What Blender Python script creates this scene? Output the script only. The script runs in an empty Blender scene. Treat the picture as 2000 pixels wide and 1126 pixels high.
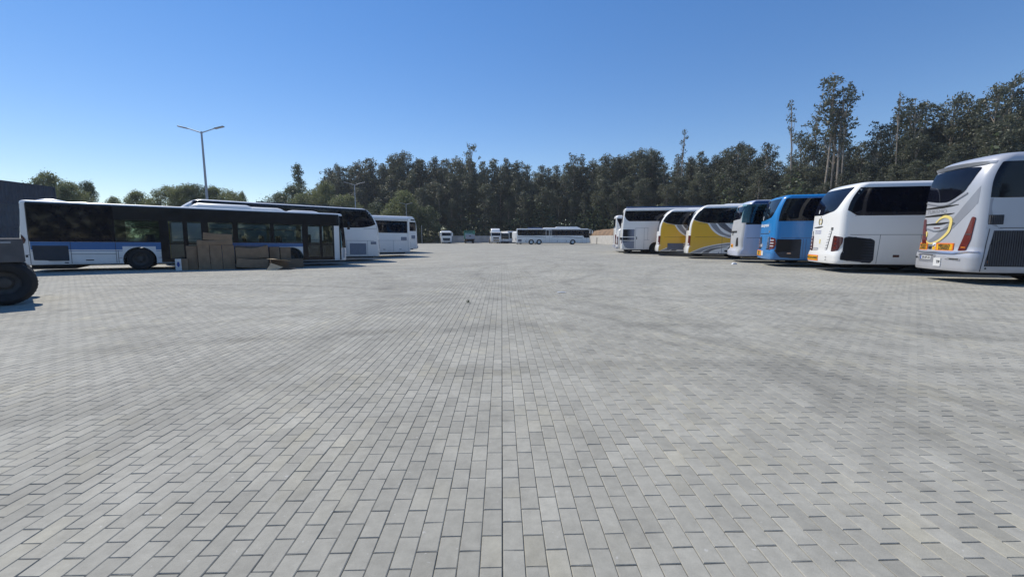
import bpy, bmesh, math, random
import numpy as np
from mathutils import Vector, Matrix
random.seed(7); rng = np.random.default_rng(11)
SC = bpy.context.scene; COL = SC.collection
R = math.radians
# ------------------------------------------------------------------ camera, sky, sun
CAMH = 1.42; F = 820.0; PITCH = math.atan(99.5/F); YAW = math.atan(20/F)
cam = bpy.data.cameras.new('camera'); cam.sensor_width = 36; cam.lens = 36*F/2000
cam.clip_start = 0.05; cam.clip_end = 6000
camo = bpy.data.objects.new('camera', cam); COL.objects.link(camo)
camo.location = (0, 0, CAMH); camo.rotation_euler = (math.pi/2-PITCH, 0, -YAW)
SC.camera = camo
SUN_EL = R(49.1); SUN_AZ = R(49.7)          # azimuth measured from +y towards -x
sd = Vector((-math.sin(SUN_AZ)*math.cos(SUN_EL), math.cos(SUN_AZ)*math.cos(SUN_EL), math.sin(SUN_EL)))
w = bpy.data.worlds.new('World'); SC.world = w; w.use_nodes = True
nt = w.node_tree; bg = nt.nodes['Background']
sky = nt.nodes.new('ShaderNodeTexSky'); sky.sky_type = 'NISHITA'; sky.sun_disc = False
sky.sun_elevation = SUN_EL; sky.sun_rotation = -SUN_AZ
sky.air_density = 1.0; sky.dust_density = 0.0; sky.ozone_density = 3.0; sky.altitude = 50
hs = nt.nodes.new('ShaderNodeHueSaturation'); hs.inputs['Saturation'].default_value = 1.31; hs.inputs['Hue'].default_value = .513
nt.links.new(sky.outputs[0], hs.inputs['Color']); gm = nt.nodes.new('ShaderNodeGamma'); gm.inputs[1].default_value = .80; nt.links.new(hs.outputs[0], gm.inputs[0]); nt.links.new(gm.outputs[0], bg.inputs[0]); bg.inputs[1].default_value = 0.15
sl = bpy.data.lights.new('sun', 'SUN'); sl.energy = 3.7; sl.angle = R(0.53); sl.color = (1, .94, .84)
so = bpy.data.objects.new('sun', sl); COL.objects.link(so)
so.rotation_euler = sd.to_track_quat('Z', 'Y').to_euler(); so.location = (0, 0, 60)
SC.view_settings.view_transform = 'Standard'; SC.view_settings.look = 'None'
SC.view_settings.exposure = 0.30; SC.view_settings.gamma = 1; SC.view_settings.use_curve_mapping = False
SC.cycles.max_bounces = 8; SC.cycles.transparent_max_bounces = 16

def at(px, d):
    """ground point seen in column px at forward distance d"""
    x = (px-1000)/F*math.cos(PITCH)*d
    return Vector((x*math.cos(YAW)+d*math.sin(YAW), -x*math.sin(YAW)+d*math.cos(YAW), 0))
def gz(x, y):
    """the yard dips gently in front of the left row"""
    return -0.21*math.exp(-((x+9)/9.5)**2-((y-31)/13)**2)

# ------------------------------------------------------------------ materials
def nodes_of(name):
    m = bpy.data.materials.new(name); m.use_nodes = True
    return m, m.node_tree, m.node_tree.nodes['Principled BSDF']
def mat(name, col, rough=.5, metal=0, coat=0, var=.06, scale=3, bump=0, bscale=40, spec=.5, rvar=0):
    m, t, p = nodes_of(name)
    p.inputs['Roughness'].default_value = rough; p.inputs['Metallic'].default_value = metal
    p.inputs['Coat Weight'].default_value = coat; p.inputs['Coat Roughness'].default_value = .06
    p.inputs['Specular IOR Level'].default_value = spec
    g = t.nodes.new('ShaderNodeNewGeometry')
    n = t.nodes.new('ShaderNodeTexNoise'); n.inputs['Scale'].default_value = scale; n.inputs['Detail'].default_value = 5
    t.links.new(g.outputs['Position'], n.inputs['Vector'])
    r = t.nodes.new('ShaderNodeMapRange'); r.inputs[1].default_value = .3; r.inputs[2].default_value = .7
    r.inputs[3].default_value = 1-var; r.inputs[4].default_value = 1+var
    t.links.new(n.outputs[0], r.inputs[0])
    mx = t.nodes.new('ShaderNodeVectorMath'); mx.operation = 'SCALE'; mx.inputs[0].default_value = col[:3]
    t.links.new(r.outputs[0], mx.inputs['Scale']); t.links.new(mx.outputs[0], p.inputs['Base Color'])
    if rvar:
        r2 = t.nodes.new('ShaderNodeMapRange'); r2.inputs[1].default_value = .3; r2.inputs[2].default_value = .7
        r2.inputs[3].default_value = max(.02, rough-rvar); r2.inputs[4].default_value = rough+rvar
        t.links.new(n.outputs[0], r2.inputs[0]); t.links.new(r2.outputs[0], p.inputs['Roughness'])
    if bump:
        b = t.nodes.new('ShaderNodeBump'); b.inputs['Strength'].default_value = bump; b.inputs['Distance'].default_value = .02
        n2 = t.nodes.new('ShaderNodeTexNoise'); n2.inputs['Scale'].default_value = bscale; n2.inputs['Detail'].default_value = 4
        t.links.new(g.outputs['Position'], n2.inputs['Vector'])
        t.links.new(n2.outputs[0], b.inputs['Height']); t.links.new(b.outputs[0], p.inputs['Normal'])
    return m
def paint(name, col, rough=.32, metal=0):
    """vehicle paint with road dust that thickens towards the skirt"""
    m, t, p = nodes_of(name)
    p.inputs['Coat Weight'].default_value = .6; p.inputs['Coat Roughness'].default_value = .08
    p.inputs['Metallic'].default_value = metal
    g = t.nodes.new('ShaderNodeNewGeometry'); s = t.nodes.new('ShaderNodeSeparateXYZ'); t.links.new(g.outputs['Position'], s.inputs[0])
    mp = t.nodes.new('ShaderNodeMapping'); mp.inputs['Scale'].default_value = (1.2, 1.2, .35)
    n = t.nodes.new('ShaderNodeTexNoise'); n.inputs['Scale'].default_value = 2.2; n.inputs['Detail'].default_value = 6
    t.links.new(g.outputs['Position'], mp.inputs[0]); t.links.new(mp.outputs[0], n.inputs['Vector'])
    r = t.nodes.new('ShaderNodeMapRange'); r.inputs[1].default_value = 1.5; r.inputs[2].default_value = .2
    r.inputs[3].default_value = .03; r.inputs[4].default_value = .45
    t.links.new(s.outputs[2], r.inputs[0])
    mu = t.nodes.new('ShaderNodeMath'); mu.operation = 'MULTIPLY'; t.links.new(r.outputs[0], mu.inputs[0]); t.links.new(n.outputs[0], mu.inputs[1])
    mx = t.nodes.new('ShaderNodeMixRGB'); mx.inputs[1].default_value = (*col, 1); mx.inputs[2].default_value = (.25, .22, .18, 1)
    t.links.new(mu.outputs[0], mx.inputs[0]); t.links.new(mx.outputs[0], p.inputs['Base Color'])
    r2 = t.nodes.new('ShaderNodeMapRange'); r2.inputs[3].default_value = rough-.08; r2.inputs[4].default_value = rough+.2
    t.links.new(n.outputs[0], r2.inputs[0]); t.links.new(r2.outputs[0], p.inputs['Roughness'])
    return m
def tinted(name, tint, rough=.03):
    m = bpy.data.materials.new(name); m.use_nodes = True; t = m.node_tree; t.nodes.clear()
    o = t.nodes.new('ShaderNodeOutputMaterial'); a = t.nodes.new('ShaderNodeBsdfTransparent'); a.inputs[0].default_value = (*tint, 1)
    b = t.nodes.new('ShaderNodeBsdfGlossy'); b.inputs['Roughness'].default_value = rough; b.inputs[0].default_value = (.9, .95, 1, 1)
    f = t.nodes.new('ShaderNodeFresnel'); f.inputs[0].default_value = 1.5
    mx = t.nodes.new('ShaderNodeMixShader'); t.links.new(f.outputs[0], mx.inputs[0]); t.links.new(a.outputs[0], mx.inputs[1]); t.links.new(b.outputs[0], mx.inputs[2])
    t.links.new(mx.outputs[0], o.inputs[0]); return m
M = {}
M['white'] = paint('white_paint', (.84, .83, .80)); M['warm_white'] = paint('warm_white_paint', (.88, .87, .83))
M['silver'] = paint('silver_paint', (.50, .51, .54), .35, .25); M['silver_dark'] = paint('dark_silver_paint', (.30, .31, .34), .35, .25)
M['blue'] = paint('blue_paint', (.006, .20, .52)); M['citybus_blue'] = paint('stripe_blue_paint', (.008, .135, .37))
M['yellow'] = paint('yellow_paint', (.82, .46, .012)); M['grey_band'] = paint('grey_livery', (.27, .28, .30)); M['dark_band'] = paint('charcoal_livery', (.10, .105, .125))
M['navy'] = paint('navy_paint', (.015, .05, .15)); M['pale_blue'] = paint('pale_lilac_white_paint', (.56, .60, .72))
M['glass'] = mat('dark_tinted_glass', (.005, .006, .012), .04, spec=.3, var=.3)
M['black'] = mat('satin_black_panel', (.008, .009, .014), .14, spec=.25, var=.2, rvar=.05)
M['rubber'] = mat('tyre_rubber', (.018, .018, .019), .8, var=.25, scale=9, bump=.3, bscale=60)
M['under'] = mat('underbody_black', (.01, .01, .01), .9)
M['seam'] = mat('panel_seam', (.05, .05, .055), .8)
M['seam_soft'] = mat('panel_seam_grey', (.16, .165, .18), .8)
M['rim'] = mat('steel_rim', (.32, .32, .33), .5, .3, var=.2, scale=8); M['rim_dark'] = mat('dusty_dark_rim', (.06, .055, .05), .7, var=.3, scale=8)
M['grille'] = mat('vent_grille', (.055, .056, .062), .6, var=.15); M['grille_light'] = mat('pale_vent_grille', (.30, .31, .35), .6)
M['grille_pit'] = mat('vent_pit', (.012, .012, .014), .9)
M['red_light'] = mat('red_tail_lamp', (.13, .020, .015), .15, coat=.6, var=.15, scale=20)
M['smoke_light'] = mat('smoked_tail_lamp', (.07, .02, .022), .15, coat=.6, var=.3, scale=20)
M['clear_light'] = mat('clear_lamp', (.65, .66, .68), .12, coat=.8)
M['amber'] = mat('amber_lamp', (.65, .2, .02), .2)
M['orange'] = mat('reflective_orange', (.85, .19, .02), .45, var=.08, scale=10); M['plate_yellow'] = mat('reflective_yellow', (.80, .42, .01), .45, var=.08, scale=10)
M['text_black'] = mat('black_print', (.02, .02, .02), .6); M['text_white'] = mat('white_print', (.75, .77, .8), .5)
M['text_blue'] = mat('blue_print', (.03, .07, .3), .5); M['swirl'] = mat('yellow_vinyl', (.78, .62, .20), .4)
M['plate'] = mat('number_plate_white', (.7, .7, .68), .4); M['plate_blue'] = mat('number_plate_blue', (.02, .08, .4), .4)
M['chrome'] = mat('bright_trim', (.7, .7, .72), .2, .9)
M['bus_glass'] = tinted('city_bus_window_glass', (.62, .70, .69)); M['teal_glass'] = tinted('teal_window_glass', (.60, .80, .84))
M['seat'] = mat('seat_fabric', (.03, .045, .09), .9, var=.3, scale=15); M['interior'] = mat('interior_grey', (.38, .39, .40), .8)
M['pole_yellow'] = mat('grab_pole', (.6, .45, .05), .4)
M['card'] = mat('brown_cardboard', (.27, .185, .115), .9, var=.14, scale=5, bump=.15, bscale=25)
M['card_sunlit'] = mat('sunlit_cardboard', (.58, .44, .28), .9, var=.12, scale=6, bump=.15, bscale=25)  # sunlight on the torn box flaps is put into this brighter cardboard colour
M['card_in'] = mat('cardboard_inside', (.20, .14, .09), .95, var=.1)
M['tape'] = mat('packing_tape', (.22, .14, .08), .35)
M['steel'] = mat('galvanised_steel', (.34, .36, .40), .5, .5, var=.1); M['lamp_head'] = mat('lamp_head_grey', (.30, .31, .34), .5, .3)
M['container'] = mat('dark_blue_container_steel', (.012, .026, .055), .6, var=.25, scale=1.5, bump=.1)
M['container2'] = mat('slate_container_steel', (.022, .042, .07), .6, var=.25, scale=1.5, bump=.1)
M['trailer'] = mat('grey_trailer_metal', (.10, .10, .105), .7, var=.2, scale=4, bump=.1)
M['truck_green'] = mat('green_slatted_body', (.02, .16, .12), .6, var=.2)
M['concrete'] = mat('pale_concrete_wall', (.52, .50, .46), .9, var=.12, scale=1.2, bump=.2)
M['concrete_grey'] = mat('grey_concrete_wall', (.34, .35, .36), .9, var=.14, scale=.8, bump=.2)
M['earth'] = mat('brown_earth', (.22, .145, .09), 1, var=.3, scale=.5, bump=.5, bscale=3)
M['dry_ground'] = mat('dry_grassy_soil', (.10, .095, .05), 1, var=.35, scale=.2, bump=.5, bscale=2)
M['bark'] = mat('pale_eucalyptus_bark', (.30, .25, .20), .9, var=.35, scale=1.5, bump=.3, bscale=8)
M['bark_dark'] = mat('dark_bark', (.07, .055, .042), .9, var=.3, scale=2)

def leaf_mat(name, c1, c2, trans=.25):
    m, t, p = nodes_of(name)
    oi = t.nodes.new('ShaderNodeObjectInfo'); g = t.nodes.new('ShaderNodeNewGeometry')
    n = t.nodes.new('ShaderNodeTexNoise'); n.inputs['Scale'].default_value = .55; n.inputs['Detail'].default_value = 3
    t.links.new(g.outputs['Position'], n.inputs['Vector'])
    a = t.nodes.new('ShaderNodeMath'); a.operation = 'MULTIPLY_ADD'; a.inputs[1].default_value = .45; t.links.new(oi.outputs['Random'], a.inputs[0])
    sb = t.nodes.new('ShaderNodeMapRange'); sb.inputs[1].default_value = .3; sb.inputs[2].default_value = .7; sb.inputs[4].default_value = .55
    t.links.new(n.outputs[0], sb.inputs[0]); t.links.new(sb.outputs[0], a.inputs[2])
    n3 = t.nodes.new('ShaderNodeTexWhiteNoise'); n3.noise_dimensions = '1D'; t.links.new(g.outputs['Random Per Island'], n3.inputs['W'])
    a2 = t.nodes.new('ShaderNodeMath'); a2.operation = 'MULTIPLY_ADD'; a2.inputs[1].default_value = .3; t.links.new(n3.outputs['Value'], a2.inputs[0]); t.links.new(a.outputs[0], a2.inputs[2])
    mx = t.nodes.new('ShaderNodeMixRGB'); mx.inputs[1].default_value = (*c1, 1); mx.inputs[2].default_value = (*c2, 1)
    t.links.new(a2.outputs[0], mx.inputs[0]); t.links.new(mx.outputs[0], p.inputs['Base Color'])
    p.inputs['Roughness'].default_value = .5; p.inputs['Specular IOR Level'].default_value = .4
    tr = t.nodes.new('ShaderNodeBsdfTranslucent'); t.links.new(mx.outputs[0], tr.inputs[0])
    ms = t.nodes.new('ShaderNodeMixShader'); ms.inputs[0].default_value = trans
    o = t.nodes['Material Output']; t.links.new(p.outputs[0], ms.inputs[1]); t.links.new(tr.outputs[0], ms.inputs[2]); t.links.new(ms.outputs[0], o.inputs[0])
    return m
M['euc_leaf'] = leaf_mat('eucalyptus_leaves', (.028, .036, .024), (.155, .165, .105), .35)
M['bush_leaf'] = leaf_mat('bush_leaves', (.10, .125, .045), (.22, .24, .11), .5)
M['dark_leaf'] = leaf_mat('dark_green_leaves', (.045, .065, .03), (.11, .14, .065), .35)

def paver_material(name, mode):
    """mode: 'object' (tone from custom property), 'mesh' (tone attribute), 'sheet' (brick texture)"""
    m, t, p = nodes_of(name); N = t.nodes.new; Lk = t.links.new
    g = N('ShaderNodeNewGeometry'); pos = g.outputs['Position']
    def math_(op, a, b=None, c=None):
        n = N('ShaderNodeMath'); n.operation = op
        for i, v in enumerate((a, b, c)):
            if v is None: continue
            if isinstance(v, (int, float)): n.inputs[i].default_value = v
            else: Lk(v, n.inputs[i])
        return n.outputs[0]
    def noise(scale, detail=4, vec=pos, rough=.55):
        n = N('ShaderNodeTexNoise'); n.inputs['Scale'].default_value = scale; n.inputs['Detail'].default_value = detail
        n.inputs['Roughness'].default_value = rough; Lk(vec, n.inputs['Vector']); return n.outputs[0]
    def rng_(v, a, b, c, d):
        n = N('ShaderNodeMapRange'); n.inputs[1].default_value = a; n.inputs[2].default_value = b
        n.inputs[3].default_value = c; n.inputs[4].default_value = d; Lk(v, n.inputs[0]); return n.outputs[0]
    if mode == 'sheet':
        s = N('ShaderNodeSeparateXYZ'); Lk(pos, s.inputs[0]); c = N('ShaderNodeCombineXYZ'); Lk(s.outputs[1], c.inputs[0]); Lk(s.outputs[0], c.inputs[1])
        b = N('ShaderNodeTexBrick'); Lk(c.outputs[0], b.inputs['Vector'])
        b.inputs['Color1'].default_value = (.1, .1, .1, 1); b.inputs['Color2'].default_value = (.9, .9, .9, 1); b.inputs['Mortar'].default_value = (.5, .5, .5, 1)
        b.inputs['Scale'].default_value = 1; b.inputs['Mortar Size'].default_value = .0035; b.inputs['Brick Width'].default_value = .196; b.inputs['Row Height'].default_value = .098
        b.inputs['Mortar Smooth'].default_value = .2
        tone = b.outputs['Color']; fac = b.outputs['Fac']
        sp = N('ShaderNodeSeparateColor'); Lk(tone, sp.inputs[0]); tone = sp.outputs[0]
    else:
        a = N('ShaderNodeAttribute'); a.attribute_name = 'tone'; a.attribute_type = 'OBJECT' if mode == 'object' else 'GEOMETRY'
        tone = a.outputs['Fac']; fac = None
    # stone tone: single stones, big patches, bands of laying, grain
    v = rng_(tone, 0, 1, .86, 1.12)
    big = rng_(noise(.35, 5), .32, .70, .86, 1.12); v = math_('MULTIPLY', v, big)
    mid = rng_(noise(2.6, 7, rough=.65), .3, .72, .86, 1.12); v = math_('MULTIPLY', v, mid)
    fine = rng_(noise(16, 8, rough=.75), .28, .72, .84, 1.13); v = math_('MULTIPLY', v, fine)
    # rubbed tyre arcs
    marks = None
    brk = rng_(noise(1.1, 6), .36, .60, 0, 1.25)
    for (cx, cy, rad, wd, st) in [(1.5, -9.5, 16.2, .42, .30), (2.2, -9.5, 14.1, .30, .22), (-6, -3.5, 12.2, .33, .22), (-9.0, 0.0, 13.1, .26, .30), (-9.2, -.4, 14.6, .22, .22), (15, 18, 14.0, .35, .22),
                                  (15, 18, 16.0, .28, .20), (9.2, 8.6, 1.6, .05, .35), (9.2, 8.6, 1.85, .05, .3), (-14, 24, 17.0, .35, .20), (-14, 24, 19.2, .3, .22), (3, 40, 30.0, .5, .16), (-30, 6, 27.5, .5, .2), (30, 4, 27.0, .45, .2)]:
        d = N('ShaderNodeVectorMath'); d.operation = 'DISTANCE'; d.inputs[1].default_value = (cx, cy, 0); Lk(pos, d.inputs[0])
        q = math_('SUBTRACT', d.outputs['Value'], rad); q = math_('ABSOLUTE', q); q = math_('DIVIDE', q, wd)
        q = math_('SUBTRACT', 1, q); q = math_('MAXIMUM', q, 0); q = math_('MULTIPLY', q, st*.8)
        marks = q if marks is None else math_('MAXIMUM', marks, q)
    marks = math_('MULTIPLY', marks, brk)
    v = math_('MULTIPLY', v, math_('SUBTRACT', 1, marks))
    # colour: neutral grey to sandy cement bloom
    warm = rng_(noise(.9, 5), .45, .68, 0, 1)
    w2 = N('ShaderNodeTexWhiteNoise'); w2.noise_dimensions = '1D'; Lk(tone, w2.inputs['W'])
    wf = math_('MULTIPLY', warm, rng_(w2.outputs['Value'], .4, 1, 0, 1))
    mx = N('ShaderNodeMixRGB'); mx.inputs[1].default_value = (.346, .334, .286, 1); mx.inputs[2].default_value = (.40, .375, .292, 1); Lk(wf, mx.inputs[0])
    sc = N('ShaderNodeVectorMath'); sc.operation = 'SCALE'; Lk(mx.outputs[0], sc.inputs[0]); Lk(v, sc.inputs['Scale'])
    out = sc.outputs[0]
    # pale spatter
    sp2 = rng_(noise(22, 3), .69, .73, 0, .45)
    m2 = N('ShaderNodeMixRGB'); m2.inputs[2].default_value = (.55, .54, .51, 1); Lk(sp2, m2.inputs[0]); Lk(out, m2.inputs[1]); out = m2.outputs[0]
    if fac is not None:
        m3 = N('ShaderNodeMixRGB'); m3.inputs[2].default_value = (.17, .168, .16, 1); Lk(fac, m3.inputs[0]); Lk(out, m3.inputs[1]); out = m3.outputs[0]
    Lk(out, p.inputs['Base Color']); p.inputs['Roughness'].default_value = .82; p.inputs['Specular IOR Level'].default_value = .35
    b = N('ShaderNodeBump'); b.inputs['Strength'].default_value = .25; b.inputs['Distance'].default_value = .004
    Lk(noise(120, 5), b.inputs['Height']); Lk(b.outputs[0], p.inputs['Normal'])
    return m
M['pav_obj'] = paver_material('concrete_paver', 'object'); M['pav_mesh'] = paver_material('concrete_paver_field', 'mesh'); M['pav_sheet'] = paver_material('concrete_paving_far', 'sheet')

# ------------------------------------------------------------------ object helpers
def tag(o, label=None, cat=None, group=None, kind=None):
    if label: o['label'] = label
    if cat: o['category'] = cat
    if group: o['group'] = group
    if kind: o['kind'] = kind
    return o
def link(name, me, parent=None, kind=None):
    o = bpy.data.objects.new(name, me); COL.objects.link(o)
    if parent: o.parent = parent
    if kind: o['kind'] = kind
    return o
def empty(name, loc=(0, 0, 0), rot=(0, 0, 0)):
    o = bpy.data.objects.new(name, None); COL.objects.link(o); o.location = loc; o.rotation_euler = rot; o.empty_display_size = .3
    return o
def mesh_of(name, verts, faces, mats, smooth=False, angle=35, mi=None):
    me = bpy.data.meshes.new(name); me.from_pydata([tuple(v) for v in verts], [], faces)
    for m in (mats if isinstance(mats, (list, tuple)) else [mats]): me.materials.append(m)
    if mi: me.polygons.foreach_set('material_index', mi)
    me.update()
    if smooth:
        me.shade_smooth(); me.set_sharp_from_angle(angle=R(angle))
    return me
class MB:
    def __init__(s): s.v = []; s.f = []; s.mi = []; s.cur = 0
    def add(s, vs, fs):
        o = len(s.v); s.v += [tuple(v) for v in vs]; s.f += [tuple(i+o for i in f) for f in fs]; s.mi += [s.cur]*len(fs); return s
    def box(s, x0, x1, y0, y1, z0, z1, rot=None, c=None, bev=0):
        if bev:
            bm = bmesh.new(); bmesh.ops.create_cube(bm, size=1)
            for v in bm.verts: v.co = Vector(((x0+x1)/2+v.co.x*(x1-x0), (y0+y1)/2+v.co.y*(y1-y0), (z0+z1)/2+v.co.z*(z1-z0)))
            bmesh.ops.bevel(bm, geom=bm.edges[:], offset=bev, segments=2, affect='EDGES', profile=.5)
            bm.verts.index_update(); vs = [v.co.copy() for v in bm.verts]; fs = [[v.index for v in f.verts] for f in bm.faces]; bm.free()
        else:
            vs = [Vector((x, y, z)) for x in (x0, x1) for y in (y0, y1) for z in (z0, z1)]
            fs = [(0, 1, 3, 2), (4, 6, 7, 5), (0, 4, 5, 1), (2, 3, 7, 6), (0, 2, 6, 4), (1, 5, 7, 3)]
        if rot is not None:
            c = Vector(c if c is not None else ((x0+x1)/2, (y0+y1)/2, (z0+z1)/2)); vs = [c+rot@(v-c) for v in vs]
        return s.add(vs, fs)
    def tube(s, pts, r, n=8, cap=True):
        pts = [Vector(p) for p in pts]; rs = r if isinstance(r, (list, tuple)) else [r]*len(pts); vs = []; fs = []
        for i, p in enumerate(pts):
            d = (pts[min(i+1, len(pts)-1)]-pts[max(i-1, 0)]).normalized()
            u = d.orthogonal().normalized() if abs(d.z) < .9 else Vector((1, 0, 0)); u = (u-d*u.dot(d)).normalized(); v2 = d.cross(u)
            for k in range(n):
                a = 2*math.pi*k/n; vs.append(p+(u*math.cos(a)+v2*math.sin(a))*rs[i])
        for i in range(len(pts)-1):
            for k in range(n):
                a = i*n+k; b = i*n+(k+1) % n; fs.append((a, b, b+n, a+n))
        if cap: fs.append(tuple(range(n))[::-1]); fs.append(tuple(range((len(pts)-1)*n, len(pts)*n)))
        return s.add(vs, fs)
    def lathe_y(s, prof, c, n=28):
        """profile [(radius, y)] turned about an axis along y through c"""
        vs = []; fs = []; c = Vector(c)
        for (r, y) in prof:
            for k in range(n):
                a = 2*math.pi*k/n; vs.append(c+Vector((r*math.cos(a), y, r*math.sin(a))))
        for i in range(len(prof)-1):
            for k in range(n):
                a = i*n+k; b = i*n+(k+1) % n; fs.append((a, b, b+n, a+n))
        return s.add(vs, fs)
    def ob(s, name, m, parent=None, smooth=False, kind=None, angle=35):
        return link(name, mesh_of(name, s.v, s.f, m, smooth, angle, s.mi if isinstance(m, (list, tuple)) else None), parent, kind)
def rounded(poly, r, n=4):
    out = []; m = len(poly)
    for i in range(m):
        p = Vector(poly[i]); a = Vector(poly[i-1]); b = Vector(poly[(i+1) % m]); rr = r[i] if isinstance(r, (list, tuple)) else r
        da = (a-p); db = (b-p); q = min(rr, da.length*.48, db.length*.48)
        if q < 1e-4: out.append(tuple(p)); continue
        s = p+da.normalized()*q; e = p+db.normalized()*q
        for k in range(n+1):
            t = k/n; out.append(tuple((1-t)**2*s+2*t*(1-t)*p+t*t*e))
    return out
def rect(a0, a1, b0, b1, r=0):
    p = [(a0, b0), (a1, b0), (a1, b1), (a0, b1)]
    return rounded(p, r) if r else p
def smooth_line(pts, n=6):
    """Catmull-Rom through pts"""
    P = [Vector(p) for p in pts]; out = []
    for i in range(len(P)-1):
        p0 = P[max(i-1, 0)]; p1 = P[i]; p2 = P[i+1]; p3 = P[min(i+2, len(P)-1)]
        for k in range(n):
            t = k/n; out.append(tuple(.5*((2*p1)+(-p0+p2)*t+(2*p0-5*p1+4*p2-p3)*t*t+(-p0+3*p1-3*p2+p3)*t**3)))
    out.append(tuple(P[-1])); return out
def text_mesh(s, size, bold=0, align='CENTER', shear=0):
    c = bpy.data.curves.new('txt', 'FONT'); c.body = s; c.size = size; c.align_x = align; c.align_y = 'CENTER'; c.offset = bold; c.shear = shear
    o = bpy.data.objects.new('txt', c); COL.objects.link(o); dg = bpy.context.evaluated_depsgraph_get(); dg.update()
    me = bpy.data.meshes.new_from_object(o.evaluated_get(dg)); bpy.data.objects.remove(o); return me

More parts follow.
